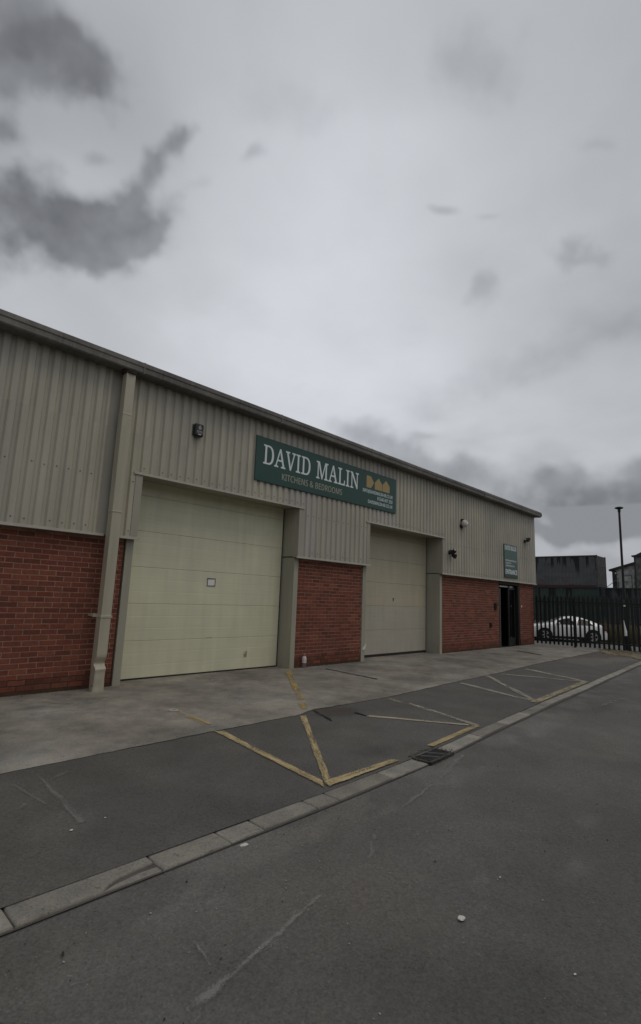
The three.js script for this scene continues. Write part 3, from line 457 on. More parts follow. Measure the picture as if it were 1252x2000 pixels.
{
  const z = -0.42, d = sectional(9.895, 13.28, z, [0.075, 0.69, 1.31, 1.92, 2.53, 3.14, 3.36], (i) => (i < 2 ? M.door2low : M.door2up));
  mesh('bottom_seal', box(9.895, 13.28, 0.012, 0.073, z - 0.04, z - 0.006), M.rubber, d);
  mesh('side_seal', box(13.282, 13.329, 0.014, 3.35, z - 0.06, z - 0.02), M.rubber, d);
  mesh('lock_handle', join([rbox(11.63, 11.645, 1.44, 1.53, z, z + 0.012, 0.003), rbox(11.615, 11.66, 1.5, 1.515, z, z + 0.016, 0.003)]), M.black, d);
  // knocked edges at the foot of the surround
  const bent = new THREE.Shape(); bent.moveTo(0, 0); bent.lineTo(0.07, 0.03); bent.lineTo(0.10, 0.16); bent.lineTo(0.0, 0.05);
  mesh('bent_flap', new THREE.ExtrudeGeometry(bent, { depth: 0.006, bevelEnabled: false }).rotateY(-0.5).translate(9.8, 0.27, 0.025), M.white, WH);
  const fl = new THREE.Shape(); fl.moveTo(0, 0); fl.lineTo(0.24, -0.12); fl.lineTo(0.24, -0.02); fl.lineTo(0.05, 0.08); fl.lineTo(0, 0.09);
  mesh('bent_flap', new THREE.ExtrudeGeometry(fl, { depth: 0.006, bevelEnabled: false }).rotateY(-Math.PI / 2).translate(13.322, 0.3, -0.25), M.trim, WH);
}
// square downpipe with joints, bracket and a dented foot
{
  const x = 3.415, zc = 0.235, d = new THREE.Group(); d.name = 'downpipe'; WH.add(d);
  const sec = (y0, y1, w, dx = 0) => rbox(x - w / 2 + dx, x + w / 2 + dx, y0, y1, zc - w / 2, zc + w / 2, 0.008, 2);
  mesh('pipe_section', sec(4.2, 4.885, 0.150), M.pipe, d); mesh('pipe_section', sec(2.64, 4.23, 0.158), M.pipe, d); mesh('pipe_section', sec(1.08, 2.67, 0.152), M.pipe, d);
  for (const y of [4.2, 2.645, 1.08]) mesh('pipe_socket', sec(y - 0.012, y + 0.016, 0.164), M.pipe, d);
  const b = new THREE.BoxGeometry(0.15, 1.07, 0.15, 6, 48, 6), q = b.attributes.position;
  for (let i = 0; i < q.count; i++) {
    let X = q.getX(i), Y = q.getY(i) + 0.545, Z = q.getZ(i); const e = Math.exp(-(((Y - 0.40) / 0.055) ** 2)), e2 = Math.exp(-(((Y - 0.33) / 0.03) ** 2)), front = clamp((Z + 0.03) / 0.1);
    Z -= front * (0.06 * e - 0.02 * e2) + front * (f2(X * 9, Y * 9, 2, 7) - 0.5) * 0.03 * sst(0.6, 0.4, Y); X += 0.007 * e * Math.sign(X) * (1 - Math.abs(Z) * 5) + (f2(Y * 7, 1, 2, 9) - 0.5) * 0.016 * sst(0.7, 0.3, Y); if (Y < 0.16 && X < -0.05 && Z > 0) { X -= 0.018 * (1 - Y / 0.16); }
    q.setXYZ(i, X, Y, Z);
  }
  b.computeVertexNormals(); mesh('dented_section', worldUV(b.translate(x - 0.004, 0, zc)), std([0.50, 0.47, 0.37], { map: sheetMap, roughness: 0.42 }), d).userData.label = 'crumpled foot of the downpipe';
  mesh('pipe_bracket', join([rbox(x - 0.14, x - 0.074, 1.06, 1.11, 0.14, 0.17, 0.003), rbox(x - 0.087, x + 0.087, 1.055, 1.078, 0.14, zc + 0.083, 0.003), box(x - 0.14, x - 0.11, 1.07, 1.10, 0, 0.15)]), M.pipe, d);
  mesh('pipe_outlet', new THREE.CylinderGeometry(0.128, 0.112, 0.055, 28).translate(x, 4.908, zc), M.rust, d);
  mesh('splash_hole', box(x - 0.088, x - 0.07, 0.02, 0.1, zc + 0.02, zc + 0.07), M.blackMatt, d);
}
// entrance: dark recessed doorway, frame, half-open leaf
{
  const e = new THREE.Group(); e.name = 'entrance_door'; WH.add(e);
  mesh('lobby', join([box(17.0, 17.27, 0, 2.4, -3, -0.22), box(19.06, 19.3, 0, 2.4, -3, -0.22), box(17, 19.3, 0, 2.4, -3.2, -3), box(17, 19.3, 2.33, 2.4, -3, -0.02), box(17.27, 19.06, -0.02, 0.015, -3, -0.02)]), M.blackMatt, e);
  mesh('door_frame', join([rbox(17.285, 17.36, 0.015, 2.28, -0.2, -0.02, 0.004), rbox(18.93, 19.045, 0.015, 2.28, -0.2, -0.02, 0.004), rbox(17.36, 18.93, 2.17, 2.28, -0.2, -0.02, 0.004), box(17.26, 19.06, 2.2, 2.32, -0.2, -0.004)]), M.black, e);
  const leaf = mesh('door_leaf', join([rbox(0, 0.09, 0.03, 2.12, -0.025, 0.025, 0.004), rbox(0.78, 0.88, 0.03, 2.12, -0.025, 0.025, 0.004), rbox(0.09, 0.78, 0.03, 0.3, -0.025, 0.025, 0.004), rbox(0.09, 0.78, 2.0, 2.12, -0.025, 0.025, 0.004)]), M.black, e);
  leaf.position.set(18.9, 0, -0.14); leaf.rotation.y = Math.PI + 0.15;
  const glassM = new THREE.MeshPhysicalMaterial({ color: 0x505556, roughness: 0.04, transmission: 1, thickness: 0, ior: 1.5 });
  mesh('glass', box(0.09, 0.78, 0.3, 2.0, -0.006, 0.006), glassM, leaf);
  mesh('door_stile', rbox(17.56, 17.64, 0.03, 2.03, -0.14, -0.1, 0.004), M.alu, e);
  mesh('side_leaf', rbox(17.36, 17.555, 0.03, 2.03, -0.14, -0.1, 0.003), M.black, e);
  mesh('door_closer', rbox(17.38, 18.45, 2.075, 2.125, -0.12, -0.01, 0.006), std([0.5, 0.5, 0.47], { roughness: 0.5 }), e);
  mesh('mat', rbox(17.5, 18.9, 0.014, 0.024, -0.9, -0.25, 0.002), M.rubber, e);
}

// ---------------------------------------------------------------- signs
function drawFit(x, text, font, left, right, base, cap, fill, capEm = 0.714, bold = 0) { x.save(); const px = cap / capEm; x.font = font.replace('SIZE', px.toFixed(1) + 'px'); const w = x.measureText(text).width; x.translate(left, base); x.scale((right - left) / w, 1); x.fillStyle = fill; x.textAlign = 'left'; x.textBaseline = 'alphabetic'; x.fillText(text, 0, 0); if (bold) { x.strokeStyle = fill; x.lineWidth = bold; x.strokeText(text, 0, 0); } x.restore(); }
{
  const W = 4.755, H = 0.915, s = thing('fascia_sign', 'wide dark green sign board with white serif lettering and gold house shapes', 'sign', 6.155 + W / 2, 3.71 + H / 2, WZ + 0.014);
  mesh('sign_board', rbox(-W / 2, W / 2, -H / 2, H / 2, -0.012, 0.012, 0.003), std([0.03, 0.075, 0.066], { roughness: 0.5 }), s);
  const t = canvasTex(2048, 394, (x, w, h) => {
    x.fillStyle = '#1f4840'; x.fillRect(0, 0, w, h);
    const wh = '#dfe6e8';
    drawFit(x, 'DAVID', 'SIZE serif', 0.037 * w, 0.327 * w, 0.595 * h, 0.43 * h, wh, 0.714, 3); drawFit(x, 'MALIN', 'SIZE serif', 0.359 * w, 0.676 * w, 0.595 * h, 0.43 * h, wh, 0.714, 3);
    drawFit(x, 'KITCHENS & BEDROOMS', 'SIZE sans-serif', 0.147 * w, 0.55 * w, 0.86 * h, 0.145 * h, '#a09c89', 0.714, 1.5);
    x.fillStyle = '#a8915c'; const P = (pts) => { x.beginPath(); pts.forEach(([a, b], i) => (i ? x.lineTo(a * w, b * h) : x.moveTo(a * w, b * h))); x.fill(); };
    P([[0.738, 0.13], [0.775, 0.13], [0.801, 0.295], [0.775, 0.46], [0.738, 0.46]]);
    P([[0.808, 0.46], [0.808, 0.27], [0.841, 0.12], [0.872, 0.27], [0.872, 0.46]]); P([[0.876, 0.46], [0.876, 0.27], [0.908, 0.12], [0.940, 0.27], [0.940, 0.46]]);
    const line = (txt, l, b) => drawFit(x, txt, 'SIZE sans-serif', l * w, 0.969 * w, b * h, 0.088 * h, wh, 0.714, 1);
    line('INFO@DAVIDMALIN-KB.CO.UK', 0.707, 0.605); line('01246 607 250', 0.832, 0.745); line('DAVIDMALIN-KB.CO.UK', 0.752, 0.885);
  });
  const f = new THREE.PlaneGeometry(W - 0.008, H - 0.008).translate(0, 0, 0.0135); mesh('sign_face', f, std([1, 1, 1], { map: t, roughness: 0.45 }), s);
}
{
  const W = 1.1, H = 1.18, s = thing('entrance_sign', 'tall green board reading ENTRANCE, fixed above the dark doorway', 'sign', 17.48 + W / 2, 2.415 + H / 2, WZ + 0.013);
  mesh('sign_board', rbox(-W / 2, W / 2, -H / 2, H / 2, -0.011, 0.011, 0.003), std([0.03, 0.075, 0.066], { roughness: 0.5 }), s);
  const t = canvasTex(512, 550, (x, w, h) => {
    x.fillStyle = '#385a53'; x.fillRect(0, 0, w, h); x.fillStyle = '#1f3f39'; x.fillRect(0, h * 0.9, w, h * 0.1);
    const wh = '#e2e9e9'; drawFit(x, 'DAVID MALIN', 'SIZE serif', 0.03 * w, 0.93 * w, 0.16 * h, 0.12 * h, wh, 0.714, 3);
    drawFit(x, 'INFO@DAVIDMALIN-KB.CO.UK', 'SIZE sans-serif', 0.08 * w, 0.92 * w, 0.505 * h, 0.045 * h, wh, 0.714, 1); drawFit(x, '01246 607 250', 'SIZE sans-serif', 0.08 * w, 0.5 * w, 0.585 * h, 0.045 * h, wh, 0.714, 1); drawFit(x, 'DAVIDMALIN-KB.CO.UK', 'SIZE sans-serif', 0.08 * w, 0.76 * w, 0.665 * h, 0.045 * h, wh, 0.714, 1);
    drawFit(x, 'ENTRANCE', 'SIZE sans-serif', 0.06 * w, 0.97 * w, 0.89 * h, 0.13 * h, wh, 0.714, 5);
  });
  mesh('sign_face', new THREE.PlaneGeometry(W - 0.008, H - 0.008).translate(0, 0, 0.0125), std([1, 1, 1], { map: t, roughness: 0.35 }), s);
}

// ---------------------------------------------------------------- fittings on the cladding
{
  const a = thing('alarm_box', 'black rounded alarm box with pale flame emblem, left of the wide green sign', 'alarm', 4.81, 4.345, WZ); a.scale.setScalar(0.88);
  mesh('housing', new RoundedBoxGeometry(0.2, 0.27, 0.09, 4, 0.035).translate(0, 0, 0.05), std([0.014, 0.014, 0.016], { roughness: 0.35 }), a);
  mesh('back_plate', rbox(-0.12, 0.08, -0.12, 0.12, -0.02, 0.012, 0.004), std([0.06, 0.06, 0.065], { roughness: 0.6 }), a);
  const em = new THREE.Shape(); em.moveTo(0, 0.105); em.quadraticCurveTo(0.03, 0.065, 0.036, 0.045); em.absarc(0, 0.04, 0.036, 0.1, Math.PI - 0.1, true); em.quadraticCurveTo(-0.03, 0.065, 0, 0.105); const ho = new THREE.Path(); ho.absarc(0, 0.043, 0.014, 0, 7); em.holes.push(ho);
  mesh('emblem', new THREE.ExtrudeGeometry(em, { depth: 0.003, bevelEnabled: false, curveSegments: 10 }).translate(0, 0, 0.0945), std([0.3, 0.3, 0.3]), a);
  mesh('lettering', join([rbox(-0.066, 0.066, -0.035, -0.018, 0.094, 0.0975, 0.001), ...[-0.056, -0.028, 0, 0.028, 0.056].map((x) => rbox(x - 0.009, x + 0.009, -0.066, -0.042, 0.094, 0.0975, 0.001))]), std([0.28, 0.28, 0.31]), a);
  mesh('light_strip', rbox(-0.035, 0.035, -0.102, -0.088, 0.09, 0.098, 0.001), M.white, a);
}
{
  const c = thing('security_camera', 'white round security camera with dark bracket, high on the cladding between the green signs', 'security camera', 14.46, 3.91, WZ);
  mesh('bracket', join([rbox(-0.05, 0.05, 0.09, 0.14, -0.03, 0.09, 0.004), rbox(-0.11, 0.02, -0.13, -0.04, -0.03, 0.05, 0.006), bar([0.0, -0.18, 0.03], [0.0, -0.1, 0.03], 0.012)]), M.black, c);
  mesh('body', new THREE.SphereGeometry(0.115, 24, 16).scale(1, 1.05, 0.8).translate(0.02, 0, 0.1), M.dirtyWhite, c);
  mesh('lens_ring', new THREE.TorusGeometry(0.055, 0.02, 10, 24).rotateY(0.4).rotateX(0.3).translate(0.05, -0.03, 0.175), M.white, c); mesh('lens', new THREE.SphereGeometry(0.045, 16, 12).scale(1, 1, 0.5).translate(0.045, -0.03, 0.17), std([0.08, 0.08, 0.08], { roughness: 0.2 }), c);
}
{
  const c = thing('floodlight', 'black twin-headed security floodlight beside the right roller door', 'floodlight', 13.72, 2.95, WZ);
  mesh('base', new THREE.CylinderGeometry(0.06, 0.07, 0.06, 20).rotateX(Math.PI / 2).translate(0, 0, 0.03), M.black, c);
  for (const [x, y, r] of [[-0.11, 0.0, 0.5], [0.02, -0.11, -0.1]]) { const g = new THREE.CylinderGeometry(0.075, 0.045, 0.12, 20).rotateX(Math.PI / 2).rotateX(0.4).rotateY(-r).translate(x, y, 0.14); mesh('lamp_head', g, M.black, c); }
  mesh('arm', join([bar([0, 0, 0.05], [-0.1, 0, 0.1], 0.018), bar([0, 0, 0.05], [0.02, -0.1, 0.1], 0.018), bar([0, 0, 0.05], [0.07, 0.04, 0.1], 0.018)]), M.black, c);
  mesh('sensor', new THREE.SphereGeometry(0.065, 18, 14).translate(0.08, 0.04, 0.12), M.black, c); mesh('sensor_lens', new THREE.SphereGeometry(0.034, 14, 10).translate(0.03, 0.06, 0.17), M.dirtyWhite, c);
}
{
  const c = thing('bullet_camera', 'small black bullet camera near the far corner of the cladding', 'security camera', 19.35, 3.9, WZ);
  mesh('mount', join([new THREE.CylinderGeometry(0.055, 0.055, 0.04, 16).rotateX(Math.PI / 2).translate(-0.05, -0.04, 0.02), bar([-0.05, -0.04, 0.03], [-0.02, 0.0, 0.12], 0.02)]), M.black, c);
  mesh('body', new THREE.CylinderGeometry(0.062, 0.062, 0.24, 20).rotateZ(Math.PI / 2).rotateY(0.5).rotateZ(-0.12).translate(0.02, 0.02, 0.13), M.black, c); mesh('hood', rbox(-0.13, 0.16, 0.07, 0.085, 0.06, 0.2, 0.004).rotateY(0.3), M.black, c);
}
single('entry_keypad', join([rbox(-0.07, 0.07, -0.12, 0.12, 0, 0.045, 0.01, 2), rbox(-0.045, 0.045, -0.05, 0.03, 0.045, 0.05, 0.002)]), M.black, 'black entry keypad on the brick wall just left of the dark doorway', 'keypad', 16.98, 1.4, 0.002);
single('wall_vent', join([rbox(-0.075, 0.075, -0.075, 0.075, 0, 0.03, 0.006), ...[-0.04, 0, 0.04].map((y) => rbox(-0.06, 0.06, y - 0.008, y + 0.008, 0.03, 0.04, 0.002))]), M.black, 'small black vent low on the brick wall below the keypad', 'vent', 16.6, 0.78, 0.002);
single('bell_push', join([rbox(-0.03, 0.03, -0.035, 0.035, 0, 0.015, 0.003), new THREE.CylinderGeometry(0.016, 0.016, 0.01, 12).rotateX(Math.PI / 2).translate(0, 0, 0.018)]), M.white, 'small white bell push on the brick pier right of the doorway', 'bell push', 19.16, 1.42, 0.002);

// ---------------------------------------------------------------- drain, litter, bottle
{
  const g = thing('drain_grate', 'broken black iron gully grate set in the kerb line', 'drain grate', 4.665, -0.012, 5.05);
  g.rotation.y = 0.06; const w = 0.24, h = 0.125;
  mesh('grate_frame', join([rbox(-w, w, -0.03, 0.012, -h, -h + 0.03, 0.004), rbox(-w, w, -0.03, 0.012, h - 0.03, h, 0.004), rbox(-w, -w + 0.03, -0.03, 0.012, -h, h, 0.004), rbox(w - 0.03, w, -0.03, 0.012, -h, h, 0.004)]), std([0.055, 0.052, 0.048], { roughness: 0.7, map: grimeMap }), g);
  for (let i = 0; i < 9; i++) { const m = mesh('grate_bar', rbox(-0.009, 0.009, -0.03, 0.008, -h + 0.02, h - 0.02, 0.003), i === 3 || i === 6 ? std([0.1, 0.098, 0.095], { roughness: 0.7 }) : M.black, g); m.position.x = -w + 0.05 + i * 0.0475; m.rotation.y = 0.55; }
  mesh('gully_pit', box(-w, w, -0.05, -0.028, -h, h), M.blackMatt, g);
  const R = rngOf(44), L = []; for (let i = 0; i < 300; i++) { const a = R() * 6.283, r = 0.75 + 0.5 * R() * R(), x = Math.cos(a) * (w + 0.03) * r, z = Math.sin(a) * (h + 0.02) * r, s = 0.003 + 0.008 * R() * R(); L.push(new THREE.IcosahedronGeometry(s, 0).scale(1, 0.6, 1).rotateY(R() * 6).translate(4.665 + x, -0.004 + s * 0.3, 5.05 + z)); }
  const db = mesh(numbered('grit'), join(L), std([0.05, 0.042, 0.034], { roughness: 1 }), scene); db.userData.kind = 'stuff'; tag(db, 'dark grit and soil crumbs around the broken drain grate', 'grit');
}
{
  const scrap = (x, z, y, s, seed, label) => { const g = new THREE.IcosahedronGeometry(s, 3), p = g.attributes.position; for (let i = 0; i < p.count; i++) { const X = p.getX(i), Y = p.getY(i), Z = p.getZ(i), k = 0.55 + 0.9 * f3(X / s * 1.3 + seed, Y / s * 1.3, Z / s * 1.3, 2); p.setXYZ(i, X * k * 1.25, Math.max(0, Y * k * 0.28 + 0.003), Z * k * 0.8); } g.computeVertexNormals(); single('paper_scrap', g, M.dirtyWhite, label, 'litter', x, y, z); };
  scrap(2.51, 6.54, -0.025, 0.021, 1, 'crumpled white paper scrap lying alone on the open road, nearest the viewer');
  scrap(2.19, 5.26, -0.03, 0.022, 2, 'flattened white paper scrap beside the outer edge of the kerb');
  scrap(1.47, 4.46, 0.0, 0.01, 3, 'tiny white crumb of litter on the dark parking strip');
  scrap(1.70, 4.42, 0.0, 0.006, 4, 'tiniest pale fleck of litter on the parking strip, right of the crumb');
  scrap(5.35, 0.35, 0.012, 0.012, 5, 'white speck of litter on the concrete before the cream roller door');
  scrap(3.02, 6.5, -0.028, 0.006, 6, 'small white fleck at the right on the open road'); scrap(2.52, 7.05, -0.028, 0.006, 7, 'white fleck near the lower right of the road');
  for (const [nm, c, n, sd, lb] of [['pale_grit', [0.34, 0.33, 0.31], 110, 5, 'pale loose stones scattered over the open road'], ['dark_grit', [0.03, 0.028, 0.025], 70, 6, 'dark loose stones scattered over the open road']]) {
    const R = rngOf(sd), L = []; for (let i = 0; i < n; i++) { const x = 0.5 + 9 * R() * R(), z = kerbU(x) + 0.22 + 2.6 * R() * (0.3 + R()), q = 0.0015 + 0.004 * R() * R() + x * 0.00035; L.push(new THREE.IcosahedronGeometry(q, 0).scale(1.3, 0.7, 0.9).rotateY(R() * 6).translate(x, -0.027 + q * 0.4, z)); }
    const m = mesh(numbered(nm), join(L), std(c, { roughness: 0.95 }), scene); m.userData.kind = 'stuff'; tag(m, lb, 'grit');
  }
  {
    const R = rngOf(91), L = [], spans = [[0.5, 3.7], [7.6, 9.7], [13.5, 17.2], [19.1, 20.3]];
    for (let i = 0; i < 520; i++) { const sp = spans[R() < 0.45 ? 0 : R() < 0.6 ? 1 : R() < 0.8 ? 2 : 3], x = sp[0] + (sp[1] - sp[0]) * R(), z = 0.004 + 0.1 * R() * R() * R(), q = 0.003 + 0.008 * R() * R(); L.push(new THREE.IcosahedronGeometry(q, 0).scale(1.4, 0.7, 1).rotateY(R() * 6).translate(x, 0.014 + q * 0.3, z)); }
    const m = mesh(numbered('wall_foot_dirt'), join(L), std([0.05, 0.045, 0.034], { roughness: 1 }), scene); m.userData.kind = 'stuff'; tag(m, 'dark soil crumbs and moss lying along the foot of the brick walls', 'dirt');
  }
  const leaf = (x, z, seed, label) => { const s = new THREE.Shape(); s.moveTo(-0.016, 0); s.quadraticCurveTo(0, 0.012, 0.018, 0.002); s.quadraticCurveTo(0.002, -0.008, -0.016, 0); const g = new THREE.ExtrudeGeometry(s, { depth: 0.002, bevelEnabled: false }).rotateX(-Math.PI / 2).rotateY(seed); single('dead_leaf', g, std([0.02, 0.016, 0.012]), label, 'leaf', x, -0.022, z); };
  leaf(1.04, 5.52, 1.2, 'dark dead leaf on the road at the lower left'); leaf(1.95, 6.95, 2.4, 'dark dead leaf at the bottom of the road');
  single('ring', new THREE.TorusGeometry(0.05, 0.006, 8, 32).rotateX(Math.PI / 2), M.dirtyWhite, 'pale plastic ring lying on the concrete near the yellow line end', 'ring', 3.63, 0.019, 2.0);
}
{
  const b = thing('plastic_bottle', 'clear plastic bottle with a white label standing at the foot of the middle brick pier', 'bottle', 7.82, 0.012, 0.07); b.scale.setScalar(0.86);
  const L = (pts) => new THREE.LatheGeometry(pts.map((p) => new THREE.Vector2(...p)), 24);
  mesh('body', L([[0.001, 0], [0.05, 0], [0.055, 0.01], [0.055, 0.12], [0.052, 0.13], [0.055, 0.14], [0.054, 0.22], [0.03, 0.285], [0.016, 0.3], [0.016, 0.325]]), new THREE.MeshPhysicalMaterial({ color: 0xe8e4e2, roughness: 0.15, transmission: 0.9, thickness: 0 }), b);
  mesh('label', L([[0.0565, 0.115], [0.0565, 0.20], [0.0555, 0.225], [0.035, 0.277]]), std([0.62, 0.56, 0.55], { roughness: 0.6, side: THREE.DoubleSide }), b);
  mesh('cap', L([[0.001, 0.335], [0.017, 0.335], [0.019, 0.33], [0.019, 0.315]]), std([0.4, 0.3, 0.28]), b);
}

// ---------------------------------------------------------------- the unit across the road, behind the viewer, which keeps the low sky off the front
{
  const o = thing('opposite_unit', 'industrial unit across the road behind the viewer, outside the picture', 'warehouse', 0, 0, 24);
  mesh('wall', box(-45, 75, -0.1, 6.2, 0, 12), std([0.3, 0.28, 0.25], { map: grimeMap }), o); mesh('brick_base', box(-45, 75, -0.1, 2.3, -0.06, -0.004), std([0.2, 0.065, 0.04], { map: brickMap }), o);
  const r = new THREE.Shape(); r.moveTo(-0.4, 6.1); r.lineTo(-0.4, 6.4); r.lineTo(6, 7.6); r.lineTo(12.4, 6.4); r.lineTo(12.4, 6.1); mesh('roof', new THREE.ExtrudeGeometry(r, { depth: 121, bevelEnabled: false }).rotateY(Math.PI / 2).scale(1, 1, -1).translate(-45.5, 0, 0), M.roof, o);
}
// ---------------------------------------------------------------- verge, fence
{
  const front = table([[2.2, 20.0], [2.45, 19.5], [2.8, 18.9], [3.4, 18.5], [4.0, 17.7], [5, 17.2], [9, 16.9]]);
  const v = mesh(numbered('verge'), gridMesh(steps(16, 21.1, 90), steps(2.05, 9, 110), (x, z) => { const m = x - front(z) + (f2(x * 2.2, z * 2.2, 4, 31) - 0.5) * 1.1, e = sst(2.05, 2.4, z); return [x, -0.09 + 0.115 * sst(-0.15, 0.35, m) * e + (f2(x * 7, z * 7, 3, 33) - 0.5) * 0.05 * sst(0, 0.4, m), z]; }, (x, z) => { const a = f2(x * 3, z * 3, 4, 35), d = x - front(z) + (f2(x * 2.2, z * 2.2, 4, 31) - 0.5) * 1.1, soil = f2(x * 4, z * 4, 3, 36) > 0.52 || d < 0.25; return soil ? [0.13 + 0.08 * a, 0.095 + 0.06 * a, 0.06 + 0.04 * a] : [0.24 + 0.14 * a, 0.205 + 0.12 * a, 0.14 + 0.08 * a]; }), std([1, 1, 1], { vertexColors: true, map: concreteMap, bumpMap: concreteBump, bumpScale: 0.01, roughness: 1 }), scene);
  v.userData.kind = 'structure';
  const R = rngOf(66), pos = [], col = [];
  for (let i = 0; i < 9000; i++) { const z = 2.2 + R() * 5, x = front(z) + 0.3 + R() * (20.7 - front(z)); if (f2(x * 2, z * 2, 3, 38) < 0.45 || (x < 20 && R() < 0.7)) continue; const h = 0.03 + 0.09 * R(), a = R() * 6.28, w = 0.004 + 0.004 * R(), lx = (R() - 0.5) * 0.08, lz = (R() - 0.5) * 0.08, y = -0.02; pos.push(x - Math.cos(a) * w, y, z - Math.sin(a) * w, x + Math.cos(a) * w, y, z + Math.sin(a) * w, x + lx, y + h, z + lz); const k = 0.6 + 0.6 * R(), gr = R() < 0.25; for (let q = 0; q < 3; q++) col.push(...(gr ? [0.12 * k, 0.13 * k, 0.05 * k] : [0.3 * k, 0.26 * k, 0.17 * k])); }
  const g = new THREE.BufferGeometry(); g.setAttribute('position', new THREE.Float32BufferAttribute(pos, 3)); g.setAttribute('color', new THREE.Float32BufferAttribute(col, 3)); g.computeVertexNormals();
  const m = mesh(numbered('dry_grass'), g, std([1, 1, 1], { vertexColors: true, roughness: 1, side: THREE.DoubleSide }), scene); m.userData.kind = 'stuff'; tag(m, 'dry straw coloured grass along the foot of the black fence', 'grass');
}
{
  const f = thing('palisade_fence', 'black steel palisade fence running from the building corner to the right edge', 'fence', 20.5, 0, 0);
  const R = rngOf(12), sh = new THREE.Shape(), w = 0.037, H = 1.82; // W-section pale with a three-point top
  sh.moveTo(-w, 0); sh.lineTo(w, 0); sh.lineTo(w, H - 0.07); sh.lineTo(w + 0.006, H + 0.02); sh.lineTo(w * 0.45, H - 0.04); sh.lineTo(0, H + 0.06); sh.lineTo(-w * 0.45, H - 0.04); sh.lineTo(-w - 0.006, H + 0.02); sh.lineTo(-w, H - 0.07);
  const pale = new THREE.ExtrudeGeometry(sh, { depth: 0.004, bevelEnabled: false }); { const p = pale.attributes.position; for (let i = 0; i < p.count; i++) p.setZ(i, p.getZ(i) + Math.abs(p.getX(i)) * 0.5); } pale.computeVertexNormals(); pale.rotateY(-Math.PI / 2);
  for (let i = 0; i < 58; i++) { const m = mesh('pale', pale, M.fence, f); m.position.set(-0.03 + (R() - 0.5) * 0.006, 0.06 + (R() - 0.5) * 0.012, 0.07 + i * 0.155); m.rotation.x = (R() - 0.5) * 0.012; }
  for (const y of [0.27, 1.66]) mesh('rail', join([box(-0.02, 0.03, y - 0.004, y + 0.004, 0.0, 9.0), box(-0.02, -0.012, y - 0.045, y + 0.0, 0, 9.0)]), M.fence, f);
  for (const z of [1.4, 4.15, 6.9]) mesh('post', join([box(0.03, 0.036, -0.1, 1.80, z - 0.025, z + 0.025), box(0.0, 0.07, -0.1, 1.80, z - 0.03, z - 0.025), box(0.0, 0.07, -0.1, 1.80, z + 0.025, z + 0.03)]), M.fence, f);
}

// ---------------------------------------------------------------- beyond the fence: lamp column, car, containers, buildings
{
  const x = 24, z = 2.27, y = groundY(24, 2.27), l = thing('lamp_column', 'tall slim black lamp column with a flat disc head behind the fence', 'lamp post', x, y, z), H = 5.72 - y;
  mesh('column', new THREE.LatheGeometry([[0.062, 0], [0.062, 1.3], [0.05, 1.4], [0.048, 3], [0.042, H - 0.25], [0.06, H - 0.2], [0.05, H - 0.1], [0.03, H - 0.06], [0.001, H - 0.05]].map((p) => new THREE.Vector2(...p)), 20), M.fence, l);
  mesh('lamp_head', new THREE.LatheGeometry([[0.001, H - 0.1], [0.11, H - 0.09], [0.16, H - 0.06], [0.16, H - 0.03], [0.08, H], [0.001, H + 0.005]].map((p) => new THREE.Vector2(...p)), 28), M.fence, l);
  mesh('number_plate', rbox(-0.085, -0.077, 1.78, 1.86, -0.02, 0.05, 0.001), M.white, l); mesh('access_door', rbox(-0.085, -0.07, 1.9, 2.05, -0.06, 0.03, 0.002), std([0.06, 0.06, 0.06]), l);
}
{
  const y = groundY(23.6, 2.42), m = thing('marker_post', 'leaning white plastic marker post behind the fence below the lamp column', 'post', 23.6, y, 2.43);
  const g = new THREE.CylinderGeometry(0.02, 0.075, 0.62, 14, 6).scale(1, 1, 1).translate(0, 0.9, 0); mesh('sleeve', g, M.white, m); mesh('base', new THREE.CylinderGeometry(0.08, 0.11, 0.6, 14).translate(0, 0.3, 0), M.blackMatt, m); m.rotation.x = -0.12;
}
